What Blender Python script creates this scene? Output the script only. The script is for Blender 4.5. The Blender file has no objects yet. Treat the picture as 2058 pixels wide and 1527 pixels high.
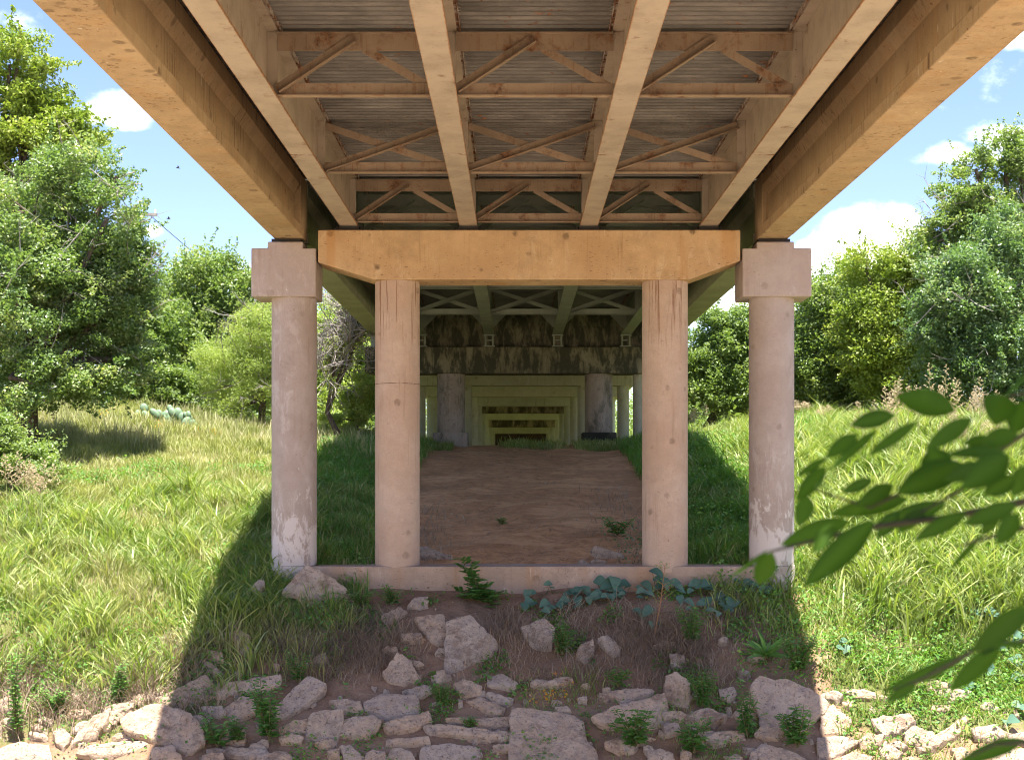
import bpy, bmesh, math, random
import numpy as np
from mathutils import Vector, Matrix, noise as mnoise
random.seed(7)
rng = np.random.default_rng(11)
C = bpy.context.scene.collection
sc = bpy.context.scene
F, CX, CY = 3000.0, 1038.0, 960.0          # lens scale used when laying the scene out: 100 px = 1 m at 30 m

def P(px, py, D):
    return Vector(((px - CX) * D / F, D, (CY - py) * D / F))

# ------------------------------------------------------------------ objects
def tag(o, label=None, cat=None, group=None, kind=None):
    if label: o['label'] = label
    if cat: o['category'] = cat
    if group: o['group'] = group
    if kind: o['kind'] = kind
    return o

def empty(name, loc, label=None, cat=None, group=None):
    o = bpy.data.objects.new(name, None)
    C.objects.link(o)
    o.location = loc
    o.empty_display_size = 0.2
    return tag(o, label, cat, group)

def attach(o, parent):
    if parent is None: return
    o.parent = parent
    if parent.type == 'EMPTY' and parent.parent is None:
        o.matrix_parent_inverse = Matrix.Translation(-Vector(parent.location))

def smooth(me):
    me.polygons.foreach_set('use_smooth', np.ones(len(me.polygons), dtype=bool))

def np_mesh(name, V, Fc, mat, parent=None, rnd=None, sm=False):
    V = np.asarray(V, dtype=np.float32); Fc = np.asarray(Fc, dtype=np.int32)
    me = bpy.data.meshes.new(name)
    n, k = Fc.shape
    me.vertices.add(len(V)); me.vertices.foreach_set('co', V.ravel())
    me.loops.add(n * k); me.loops.foreach_set('vertex_index', Fc.ravel())
    me.polygons.add(n); me.polygons.foreach_set('loop_start', np.arange(0, n * k, k, dtype=np.int32))
    if rnd is not None:
        a = me.attributes.new('rnd', 'FLOAT', 'POINT')
        a.data.foreach_set('value', np.asarray(rnd, dtype=np.float32))
    me.update(calc_edges=True)
    if sm: smooth(me)
    me.materials.append(mat)
    o = bpy.data.objects.new(name, me); C.objects.link(o)
    attach(o, parent)
    return o

class MB:
    def __init__(s): s.v = []; s.f = []
    def add(s, vs, fs):
        b = len(s.v); s.v += [tuple(v) for v in vs]; s.f += [tuple(b + i for i in f) for f in fs]
    def box(s, x0, x1, y0, y1, z0, z1):
        s.add([(x0,y0,z0),(x1,y0,z0),(x1,y1,z0),(x0,y1,z0),(x0,y0,z1),(x1,y0,z1),(x1,y1,z1),(x0,y1,z1)],
              [(0,3,2,1),(4,5,6,7),(0,1,5,4),(1,2,6,5),(2,3,7,6),(3,0,4,7)])
    def prism(s, poly, y0, y1, axis='y'):       # polygon in x,z (counter-clockwise seen from -y) pushed along y
        n = len(poly)
        if axis == 'y':
            vs = [(x, y0, z) for x, z in poly] + [(x, y1, z) for x, z in poly]
        else:
            vs = [(y0, x, z) for x, z in poly] + [(y1, x, z) for x, z in poly]
        fs = [tuple(range(n)), tuple(reversed(range(n, 2*n)))]
        fs += [(i, i + n, (i+1) % n + n, (i+1) % n) for i in range(n)]
        s.add(vs, fs)
    def bar(s, p0, p1, w, t, up=Vector((0,-1,0))):    # flat bar: w across, t along 'up'
        p0, p1 = Vector(p0), Vector(p1); d = (p1 - p0).normalized()
        a = d.cross(up).normalized(); b = a.cross(d).normalized()
        vs = []
        for p in (p0, p1):
            for i, j in ((-1,-1),(1,-1),(1,1),(-1,1)):
                vs.append(p + a * (w/2*i) + b * (t/2*j))
        s.add(vs, [(0,1,2,3),(7,6,5,4),(0,4,5,1),(1,5,6,2),(2,6,7,3),(3,7,4,0)])
    def angle(s, p0, p1, w, t=0.012, lip=-1):         # rolled steel angle: face plate plus a lip towards the camera
        p0, p1 = Vector(p0), Vector(p1); d = (p1 - p0).normalized()
        f = Vector((0,-1,0)); a = d.cross(f).normalized()
        if a.z > 0: a = -a
        s.bar(p0, p1, w, t)
        o = a * (w/2) + f * (w*0.4)
        s.bar(p0 + o, p1 + o, t, w*0.8)
    def tube(s, pts, rs, n=7, cap=True):
        b = len(s.v); prev = None
        for i, p in enumerate(pts):
            p = Vector(p)
            d = Vector(pts[min(i+1, len(pts)-1)]) - Vector(pts[max(i-1, 0)])
            d = d.normalized() if d.length > 1e-9 else Vector((0,0,1))
            u = d.cross(Vector((0.31,0.87,0.38)))
            u = (u if u.length > 1e-3 else d.cross(Vector((1,0,0)))).normalized()
            w = d.cross(u)
            for k in range(n):
                t = 2*math.pi*k/n
                s.v.append(tuple(p + (u*math.cos(t) + w*math.sin(t)) * rs[i]))
        for i in range(len(pts)-1):
            for k in range(n):
                s.f.append((b+i*n+k, b+i*n+(k+1)%n, b+(i+1)*n+(k+1)%n, b+(i+1)*n+k))
        if cap:
            s.f.append(tuple(b+k for k in reversed(range(n))))
            s.f.append(tuple(b+(len(pts)-1)*n+k for k in range(n)))
    def cyl(s, cx, cy, r, z0, z1, n=40, rings=1):
        zs = [z0 + (z1-z0)*i/rings for i in range(rings+1)]
        b = len(s.v)
        for z in zs:
            for k in range(n):
                t = 2*math.pi*k/n
                s.v.append((cx+r*math.cos(t), cy+r*math.sin(t), z))
        for i in range(rings):
            for k in range(n):
                s.f.append((b+i*n+k, b+i*n+(k+1)%n, b+(i+1)*n+(k+1)%n, b+(i+1)*n+k))
        s.f.append(tuple(b+k for k in reversed(range(n)))); s.f.append(tuple(b+rings*n+k for k in range(n)))
    def build(s, name, mat, parent=None, bevel=0, sm=False, label=None):
        me = bpy.data.meshes.new(name); me.from_pydata(s.v, [], s.f); me.update()
        me.materials.append(mat)
        if sm: me.shade_smooth() if hasattr(me, 'shade_smooth') else smooth(me)
        o = bpy.data.objects.new(name, me); C.objects.link(o); attach(o, parent)
        if sm == 'auto':
            me.set_sharp_from_angle(angle=math.radians(40))
        if bevel:
            m = o.modifiers.new('bevel', 'BEVEL'); m.width = bevel; m.segments = 2; m.limit_method = 'ANGLE'; m.angle_limit = math.radians(35)
        if label: o['label'] = label
        return o

# ------------------------------------------------------------------ materials
class NT:
    def __init__(s, name):
        m = bpy.data.materials.new(name); m.use_nodes = True; s.m = m; s.nt = m.node_tree
        s.nt.nodes.clear()
        s.out = s.n('ShaderNodeOutputMaterial')
        s.pos = s.n('ShaderNodeNewGeometry').outputs['Position']
    def n(s, t, **k):
        nd = s.nt.nodes.new(t)
        for a, b in k.items(): setattr(nd, a, b)
        return nd
    def L(s, a, b): s.nt.links.new(a, b)
    def put(s, sock, v):
        if isinstance(v, bpy.types.NodeSocket): s.L(v, sock)
        elif v is not None:
            if isinstance(v, tuple) and len(v) == 3 and sock.type == 'RGBA': v = (*v, 1)
            sock.default_value = v
    def vec(s, scale, v=None):
        nd = s.n('ShaderNodeVectorMath', operation='MULTIPLY'); s.put(nd.inputs[0], v or s.pos); nd.inputs[1].default_value = scale
        return nd.outputs[0]
    def noise(s, scale, detail=4, rough=.55, v=None, dist=0):
        nd = s.n('ShaderNodeTexNoise'); s.put(nd.inputs['Vector'], v or s.pos)
        nd.inputs['Scale'].default_value = scale; nd.inputs['Detail'].default_value = detail
        nd.inputs['Roughness'].default_value = rough; nd.inputs['Distortion'].default_value = dist
        return nd.outputs[0]
    def voro(s, scale, v=None, feature='F1'):
        nd = s.n('ShaderNodeTexVoronoi', feature=feature); s.put(nd.inputs['Vector'], v or s.pos); nd.inputs['Scale'].default_value = scale
        return nd.outputs['Distance']
    def rng(s, f, a, b, c=0, d=1):
        nd = s.n('ShaderNodeMapRange', interpolation_type='SMOOTHSTEP'); s.put(nd.inputs[0], f)
        for i, v in enumerate((a, b, c, d)): nd.inputs[i+1].default_value = v
        return nd.outputs[0]
    def math(s, op, a, b=None):
        nd = s.n('ShaderNodeMath', operation=op); s.put(nd.inputs[0], a)
        if b is not None: s.put(nd.inputs[1], b)
        return nd.outputs[0]
    def mix(s, f, a, b, mode='MIX'):
        nd = s.n('ShaderNodeMix', data_type='RGBA', blend_type=mode); s.put(nd.inputs[0], f); s.put(nd.inputs[6], a); s.put(nd.inputs[7], b)
        return nd.outputs[2]
    def sep(s, v=None):
        nd = s.n('ShaderNodeSeparateXYZ'); s.put(nd.inputs[0], v or s.pos); return nd.outputs
    def comb(s, x, y, z):
        nd = s.n('ShaderNodeCombineXYZ')
        for i, v in enumerate((x, y, z)): s.put(nd.inputs[i], v)
        return nd.outputs[0]
    def attr(s, name):
        return s.n('ShaderNodeAttribute', attribute_name=name).outputs['Fac']
    def objrand(s): return s.n('ShaderNodeObjectInfo').outputs['Random']
    def bump(s, h, strength, dist=.02, normal=None):
        nd = s.n('ShaderNodeBump'); s.put(nd.inputs['Height'], h); nd.inputs['Strength'].default_value = strength; nd.inputs['Distance'].default_value = dist
        if normal is not None: s.L(normal, nd.inputs['Normal'])
        return nd.outputs[0]
    def done(s, col, rough=.85, normal=None, metal=0, spec=.3):
        p = s.n('ShaderNodeBsdfPrincipled'); s.put(p.inputs['Base Color'], col); s.put(p.inputs['Roughness'], rough)
        s.put(p.inputs['Metallic'], metal); p.inputs['Specular IOR Level'].default_value = spec
        if normal is not None: s.L(normal, p.inputs['Normal'])
        s.L(p.outputs[0], s.out.inputs[0]); return s.m

def concrete(name, c1, c2, streak=(.1,.07,.05), sa=.5, spot=(.12,.07,.04), pa=.6, pale=(.7,.6,.5), la=.0, grime=0, gc=(.02,.022,.01), gs=1.0, bump=.35, axis='z', cracks=.5, dash=0, drip=None, peel=None):
    n = NT(name)
    base = n.mix(n.rng(n.noise(.9, 5, .6), .35, .65), c1, c2)
    base = n.mix(n.rng(n.noise(5, 5, .7), .3, .75, 0, .35), base, tuple(x*.7 for x in c1))
    fine = n.rng(n.noise(60, 4, .7), .25, .75, .86, 1.1)
    base = n.mix(1, base, n.comb(fine, fine, fine), 'MULTIPLY')
    sv = n.vec((7, 7, .35)) if axis == 'z' else n.vec((2, .12, 2))
    st = n.math('MULTIPLY', n.rng(n.noise(1.6, 5, .65, sv), .53, .72), n.rng(n.noise(.7, 3, .5), .4, .62))
    base = n.mix(n.math('MULTIPLY', st, sa), base, streak)
    if la:
        lt = n.math('MULTIPLY', n.rng(n.noise(1.3, 5, .75, n.vec((3, 3, 1.1)), .6), .5, .62), n.rng(n.noise(.5, 3), .42, .6))
        base = n.mix(n.math('MULTIPLY', lt, la), base, pale)
    # small pits and round blotches
    bl = n.math('MULTIPLY', n.rng(n.math('ADD', n.voro(2.1, None), n.math('MULTIPLY', n.noise(9, 3), .12)), .25, .17), n.rng(n.noise(.8, 2), .38, .5))
    bl = n.math('MULTIPLY', bl, n.rng(n.noise(22, 4, .7), .25, .6, .35, 1))
    base = n.mix(n.math('MULTIPLY', bl, pa), base, spot)
    sp = n.math('MULTIPLY', n.rng(n.noise(11, 2, .5, n.vec((1, 1, 2.2))), .66, .72), n.rng(n.noise(1.1, 3), .45, .6))
    base = n.mix(n.math('MULTIPLY', sp, pa), base, spot)
    ck = n.math('MULTIPLY', n.rng(n.noise(1.2, 6, .65, None, 1.2), .492, .5), n.rng(n.noise(1.2, 6, .65, None, 1.2), .508, .5))
    ck = n.math('MULTIPLY', ck, n.rng(n.noise(.5, 2), .55, .62))
    base = n.mix(n.math('MULTIPLY', ck, cracks), base, tuple(x*.3 for x in spot))
    if dash:
        q = n.math('MULTIPLY', n.rng(n.noise(1.0, 4, .6, n.vec((9, 9, 42))), .60, .66), n.rng(n.noise(.9, 4, .6), .40, .56))
        base = n.mix(n.math('MULTIPLY', q, dash), base, (.17,.08,.035))
        w = n.math('MULTIPLY', n.rng(n.noise(1.0, 2, .5, n.vec((16, 16, .5))), .70, .73), n.rng(n.noise(1.4, 3, .6), .5, .56))
        base = n.mix(n.math('MULTIPLY', w, .7), base, (.70,.60,.48))
        big = n.rng(n.noise(1.6, 6, .7), .48, .66)
        base = n.mix(n.math('MULTIPLY', big, .45), base, tuple(x*.6 for x in c1))
        rs = n.math('MULTIPLY', n.rng(n.noise(.8, 4, .6, n.vec((2.2, 2.2, .12))), .56, .64), .5*dash)
        base = n.mix(rs, base, (.42,.19,.05))
    if drip:
        z = n.sep()[2]
        dm = n.math('MULTIPLY', n.rng(n.noise(1.0, 5, .7, n.vec((13, 13, .45))), .53, .62), n.rng(n.math('ADD', z, n.math('MULTIPLY', n.noise(1.7, 3), 2.2)), drip[0], drip[1]))
        base = n.mix(n.math('MULTIPLY', dm, .8), base, (.20,.09,.045))
    if peel:
        z = n.sep()[2]
        pm = n.rng(n.math('SUBTRACT', n.noise(2.2, 7, .75, n.vec((1.6, 1.6, .8)), .4), n.math('MULTIPLY', n.rng(z, peel[0], peel[1]), .22)), .44, .50)
        base = n.mix(n.math('MULTIPLY', pm, .8), base, (.63,.55,.49))
    if grime:
        g = n.rng(n.noise(1.1*gs, 6, .7, n.vec((1.6, 1.6, .55)), .3), .5 - .2*grime, .62 - .1*grime)
        base = n.mix(n.math('MULTIPLY', g, .95), base, gc)
    h = n.math('ADD', n.noise(55, 5, .7), n.math('MULTIPLY', n.noise(6, 4, .6), 1.5))
    h = n.math('SUBTRACT', h, n.math('MULTIPLY', sp, .8))
    return n.done(base, .92, n.bump(h, bump, .02), spec=.2)

def steel(name, paint, rust=(.20,.07,.02), amt=.5, edges=None, dark=(.10,.065,.04)):
    n = NT(name)
    base = n.mix(n.rng(n.noise(1.7, 5, .65), .35, .7), paint, tuple(x*.78 for x in paint))
    st = n.rng(n.noise(1.3, 5, .7, n.vec((9, 9, .7))), .55, .75)
    base = n.mix(n.math('MULTIPLY', st, .45*amt), base, rust)
    ru = n.math('MULTIPLY', n.rng(n.noise(1.0, 3, .6, n.vec((22, 22, .6))), .57, .64), n.rng(n.noise(1.7, 5, .7), .48, .58))
    base = n.mix(n.math('MULTIPLY', ru, min(.5, .42*amt)), base, (.17,.075,.025))
    r = n.rng(n.noise(2.3, 7, .78), .63 - .1*amt, .70)
    base = n.mix(n.math('MULTIPLY', r, min(1, amt*1.3)), base, n.mix(n.rng(n.noise(14, 4), .4, .6), rust, tuple(x*.4 for x in rust)))
    if edges:
        x = n.sep()[0]; mn = None
        for g in edges:
            q = n.math('ABSOLUTE', n.math('SUBTRACT', x, g)); mn = q if mn is None else n.math('MINIMUM', mn, q)
        em = n.math('MULTIPLY', n.rng(n.math('ADD', mn, n.math('MULTIPLY', n.noise(3.5, 6, .75), .05)), .188, .206), .75)
        base = n.mix(em, base, n.mix(n.rng(n.noise(9, 3), .35, .65), (.36,.14,.03), (.17,.06,.02)))
    pits = n.math('MULTIPLY', n.rng(n.noise(26, 3, .6), .68, .74), n.rng(n.noise(1.4, 3), .42, .6))
    base = n.mix(n.math('MULTIPLY', pits, .8), base, tuple(x*.3 for x in dark))
    h = n.math('ADD', n.noise(30, 4, .6), r)
    return n.done(base, .62, n.bump(h, .12, .01), spec=.35)

def leafmat(name, ca, cb, cc=None, trans=.35, rough=.5, spec=.35, t3=.8):
    n = NT(name)
    a = n.attr('rnd')
    col = n.mix(n.rng(a, 0, .75), ca, cb)
    if cc: col = n.mix(n.rng(a, t3, 1), col, cc)
    col = n.mix(n.rng(n.noise(.55, 3), .3, .7, 0, .35), col, tuple(x*.6 for x in ca))
    p = n.n('ShaderNodeBsdfPrincipled'); n.put(p.inputs['Base Color'], col); p.inputs['Roughness'].default_value = rough; p.inputs['Specular IOR Level'].default_value = spec
    t = n.n('ShaderNodeBsdfTranslucent'); n.put(t.inputs[0], n.mix(1, col, (1.15, 1.25, .45), 'MULTIPLY'))
    mx = n.n('ShaderNodeMixShader'); mx.inputs[0].default_value = trans
    n.L(p.outputs[0], mx.inputs[1]); n.L(t.outputs[0], mx.inputs[2]); n.L(mx.outputs[0], n.out.inputs[0])
    return n.m

M = {}
M['cap'] = concrete('orange_stained_concrete', (.56,.365,.19), (.47,.29,.145), sa=.6, streak=(.22,.11,.045), pa=.8, la=.4, pale=(.64,.48,.31), cracks=.25, dash=.8)
M['col'] = concrete('tan_concrete', (.53,.385,.28), (.47,.32,.22), streak=(.26,.15,.085), sa=.45, pa=.5, drip=(3.2, 4.7), cracks=.12)
M['outer'] = concrete('mauve_concrete', (.43,.345,.29), (.385,.295,.24), streak=(.27,.18,.13), sa=.55, pa=.3, la=.4, pale=(.56,.48,.43), peel=(-1.6, .6), cracks=.2)
M['wall'] = concrete('footing_concrete', (.46,.33,.235), (.38,.265,.18), sa=.3, pa=.8, la=.35, pale=(.54,.42,.32), dash=.45)
M['beam'] = concrete('beam_concrete', (.46,.315,.175), (.39,.26,.14), streak=(.13,.07,.035), sa=.9, pa=.75, la=.2, pale=(.55,.40,.25), bump=.25, cracks=.3, dash=.3)
M['beam_green_shade'] = concrete('shaded_beam_concrete', (.33,.32,.21), (.27,.26,.17), sa=.6, pa=.4)  # far-span beams: shade and green light off the grass put into the colour
M['mossy'] = concrete('black_mossy_concrete', (.23,.205,.125), (.17,.15,.09), sa=.6, streak=(.06,.055,.035), pa=.4, grime=.55, gc=(.05,.049,.03), gs=1.9, la=.25, pale=(.31,.29,.2))
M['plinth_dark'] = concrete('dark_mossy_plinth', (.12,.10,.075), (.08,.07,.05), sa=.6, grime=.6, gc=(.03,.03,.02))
M['oldcol'] = concrete('grey_old_concrete', (.34,.28,.215), (.29,.235,.175), sa=.7, streak=(.08,.075,.05), pa=.4, grime=.1, gc=(.11,.10,.07), la=.3, pale=(.42,.37,.3))
BENT = [concrete('pale_green_lit_concrete', (.46,.455,.32), (.38,.375,.25), sa=.5, pa=.3, la=.2, cracks=.1),  # first two concretes hold the greenish light from the sides in their colour
        concrete('light_green_lit_concrete', (.58,.575,.41), (.50,.495,.34), sa=.4, pa=.3, la=.2, cracks=.1),
        concrete('brown_stained_concrete', (.32,.27,.18), (.24,.20,.13), sa=.8, pa=.4, grime=.4, gc=(.05,.04,.025), cracks=.1)]
M['bent'] = BENT[0]
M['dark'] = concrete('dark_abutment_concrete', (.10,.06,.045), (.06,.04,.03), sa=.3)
M['deck_slab'] = concrete('deck_concrete', (.45,.42,.38), (.38,.35,.31))
M['steel'] = steel('tan_painted_steel', (.41,.318,.232), amt=.62, edges=[-3.38, -0.97, 1.46, 3.88])
M['brace'] = steel('tan_brace_steel', (.30,.205,.13), amt=1.35)
M['steel_green_shade'] = steel('green_shaded_steel', (.25,.265,.20), amt=.25)  # far-span steel: dim green bounce from the grass painted into the colour
M['black'] = steel('black_bearing', (.03,.025,.02), amt=.2)

def mat_deck():
    n = NT('corrugated_galvanised_deck')
    base = n.mix(n.rng(n.noise(1.2, 4), .35, .65), (.185,.16,.138), (.115,.098,.083))
    base = n.mix(n.rng(n.noise(2, 5, .7, n.vec((.5, 5, 1))), .45, .75, 0, .5), base, (.36,.30,.25))
    r = n.math('MULTIPLY', n.rng(n.noise(2.4, 7, .75, n.vec((1, 2.2, 1))), .60, .66), n.rng(n.noise(.45, 3), .42, .58))
    base = n.mix(r, base, n.mix(n.rng(n.noise(18, 3), .4, .6), (.30,.10,.025), (.10,.035,.015)))
    sp = n.rng(n.noise(9, 2), .70, .74)
    base = n.mix(sp, base, (.16,.06,.025))
    return n.done(base, .5, n.bump(n.noise(30, 4), .1, .01), metal=.25, spec=.4)
M['deck'] = mat_deck()

def mat_rock():
    n = NT('broken_concrete_rubble')
    r = n.objrand()
    base = n.mix(r, (.68,.495,.335), (.59,.475,.36))
    base = n.mix(n.rng(n.noise(2.2, 5, .65), .35, .65), base, n.mix(r, (.60,.41,.26), (.53,.40,.29)))
    base = n.mix(n.rng(n.noise(7, 6, .75), .42, .68, 0, .75), base, (.33,.25,.20))
    pit = n.rng(n.noise(24, 4, .65), .60, .66)
    base = n.mix(n.math('MULTIPLY', pit, .7), base, (.12,.09,.07))
    peb = n.rng(n.voro(30), .24, .12)
    base = n.mix(n.math('MULTIPLY', peb, .4), base, (.72,.60,.48))
    base = n.mix(n.math('MULTIPLY', n.rng(n.noise(1.3, 6, .75), .54, .66), .7), base, (.26,.17,.115))
    h = n.math('ADD', n.noise(26, 7, .8), n.math('MULTIPLY', n.noise(6, 6, .7), 2.6))
    h = n.math('SUBTRACT', h, n.math('MULTIPLY', pit, .9))
    return n.done(base, .95, n.bump(h, 1.0, .045), spec=.15)
M['rock'] = mat_rock()

def mat_ground():
    n = NT('dirt_and_turf')
    v = n.attr('rnd')
    dirt = n.mix(n.rng(n.noise(.55, 6, .65), .35, .65), (.31,.20,.135), (.235,.15,.10))
    dirt = n.mix(n.rng(n.noise(4, 6, .75), .42, .7), dirt, (.18,.112,.075))
    dirt = n.mix(n.math('MULTIPLY', n.rng(n.noise(1.1, 5, .7, n.vec((.35, 1, 1))), .5, .62), .5), dirt, (.36,.25,.18))
    peb = n.math('MULTIPLY', n.rng(n.voro(16), .16, .08), n.rng(n.noise(1.0, 4), .45, .6))
    dirt = n.mix(n.math('MULTIPLY', peb, .8), dirt, (.44,.35,.27))
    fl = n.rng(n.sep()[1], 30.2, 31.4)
    dirt = n.mix(fl, n.mix(1, dirt, (1.12,1.08,.98), 'MULTIPLY'), n.mix(1, dirt, (2.3,1.9,1.3), 'MULTIPLY'))  # floor under the bridge painted lighter to offset the weak light there
    turf = n.mix(n.rng(n.noise(2.5, 5, .7), .4, .65), (.12,.14,.04), (.22,.19,.09))
    f = n.rng(n.math('ADD', v, n.math('MULTIPLY', n.math('SUBTRACT', n.noise(2.2, 6, .75), .5), .7)), .4, .6)
    col = n.mix(f, dirt, turf)
    sand = n.mix(n.rng(n.noise(.7, 5, .6), .35, .65), (.56,.46,.33), (.47,.38,.27))
    ys = n.sep()[1]
    col = n.mix(n.rng(ys, 24.5, 22.5), col, sand)
    h = n.math('ADD', n.noise(20, 6, .75), n.math('MULTIPLY', n.noise(3, 5, .7), 2))
    h = n.math('ADD', h, n.math('MULTIPLY', peb, .8))
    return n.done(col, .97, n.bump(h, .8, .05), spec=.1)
M['ground'] = mat_ground()

def mat_bark(name, a, b):
    n = NT(name)
    c = n.mix(n.rng(n.noise(3, 6, .7, n.vec((4, 4, 1))), .35, .65), a, b)
    return n.done(c, .95, n.bump(n.noise(8, 6, .7, n.vec((3, 3, .7))), .6, .03), spec=.15)
M['bark'] = mat_bark('dark_bark', (.075,.055,.04), (.15,.115,.085))
M['greywood'] = mat_bark('grey_dead_wood', (.36,.32,.28), (.25,.215,.19))
M['stem'] = mat_bark('green_brown_stem', (.10,.11,.04), (.15,.12,.06))
M['leaf_bright'] = leafmat('bright_ash_leaves', (0.183,0.263,0.044), (0.317,0.392,0.075), (0.512,0.515,0.175), t3=.72)
M['leaf_fine'] = leafmat('fine_oak_leaves', (.155,.245,.085), (.25,.335,.12), (.58,.58,.33), rough=.36, spec=.55, t3=.7, trans=.42)
M['leaf_dark'] = leafmat('dark_oak_leaves', (.165,.25,.08), (.265,.345,.115), (.43,.46,.21), rough=.42, spec=.45, t3=.7, trans=.42)
M['leaf_mesq'] = leafmat('feathery_mesquite_leaves', (0.287,0.374,0.108), (0.414,0.484,0.156), (0.575,0.572,0.264), trans=.45)
M['leaf_blue'] = leafmat('bluish_green_leaves', (.13,.225,.095), (.22,.32,.14), (.50,.53,.35), rough=.36, spec=.55, t3=.72, trans=.42)
M['leaf_weed'] = leafmat('weed_leaves', (.12,.27,.055), (.20,.37,.08), (.32,.46,.13), trans=.42)
M['leaf_gourd'] = leafmat('grey_green_gourd_leaves', (.085,.165,.115), (.13,.22,.15), (.18,.27,.18), trans=.2, rough=.85, spec=.1)
M['leaf_front'] = leafmat('foreground_leaves', (.026,.07,.004), (.065,.135,.014), None, trans=.52, rough=.5, spec=.15)
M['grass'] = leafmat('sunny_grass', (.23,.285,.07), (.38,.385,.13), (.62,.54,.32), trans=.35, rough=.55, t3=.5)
M['grass_shade'] = leafmat('shaded_green_grass', (.10,.24,.035), (.16,.33,.05), (.30,.38,.10), trans=.4, rough=.5)  # greener copy of the grass for shaded strips, shade tone in its colour
M['grass_pale'] = leafmat('dry_seeding_grass', (.36,.39,.15), (.50,.47,.26), (.64,.53,.37), trans=.3, rough=.7)
M['grass_lush'] = leafmat('lush_bank_grass', (.15,.235,.045), (.28,.345,.085), (.58,.57,.29), trans=.4, rough=.42, t3=.5)
M['straw'] = leafmat('dead_straw', (.22,.16,.11), (.37,.27,.19), (.52,.41,.30), trans=.15, rough=.8, t3=.6)
M['plume'] = leafmat('tan_seed_plumes', (.46,.36,.23), (.55,.43,.28), None, trans=.3, rough=.8)
M['cactus'] = leafmat('grey_green_cactus', (0.165,0.248,0.145), (0.225,0.310,0.196), None, trans=.0, rough=.6)
nl = NT('pale_litter'); M['litter'] = nl.done(nl.mix(nl.rng(nl.noise(2), .4, .6), (.50,.38,.27), (.20,.13,.09)), .95)
M['flower'] = leafmat('orange_flowers', (0.750,0.280,0.030), (0.850,0.450,0.030), None, trans=.3)
SUN, SKY, CLOUD, EXPO = 4.4, .074, 12.0, 2.0
# ------------------------------------------------------------------ bridge
GX = [-3.38, -0.97, 1.46, 3.88]          # steel girders
BX = [-4.59, 5.18]                       # outer concrete beams
ZB, ZT = 5.08, 6.05                      # girder bottom and top
DX0, DX1 = -5.5, 6.13                    # deck edges

def corrugated(x0, x1, y0, y1, z):
    m = MB(); pitch = .19; n = int((y1 - y0) / pitch)
    vs = []; fs = []
    for i in range(n):
        y = y0 + i * pitch
        for dy, dz in ((0, 0), (.06, 0), (.082, .058), (.166, .058)):
            vs += [(x0, y + dy, z + dz), (x1, y + dy, z + dz)]
    for k in range(len(vs)//2 - 1):
        fs.append((2*k, 2*k+1, 2*k+3, 2*k+2))
    m.add(vs, fs); return m

def ibeam(cx):                           # outline of the concrete I beam, counter-clockwise in x,z
    h = [(.31, 4.82), (.31, 5.02), (.295, 5.03), (.18, 5.09), (.18, 5.62), (.30, 5.80), (.30, 6.06)]
    return [(cx + a, b) for a, b in h] + [(cx - a, b) for a, b in reversed(h)]

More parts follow.
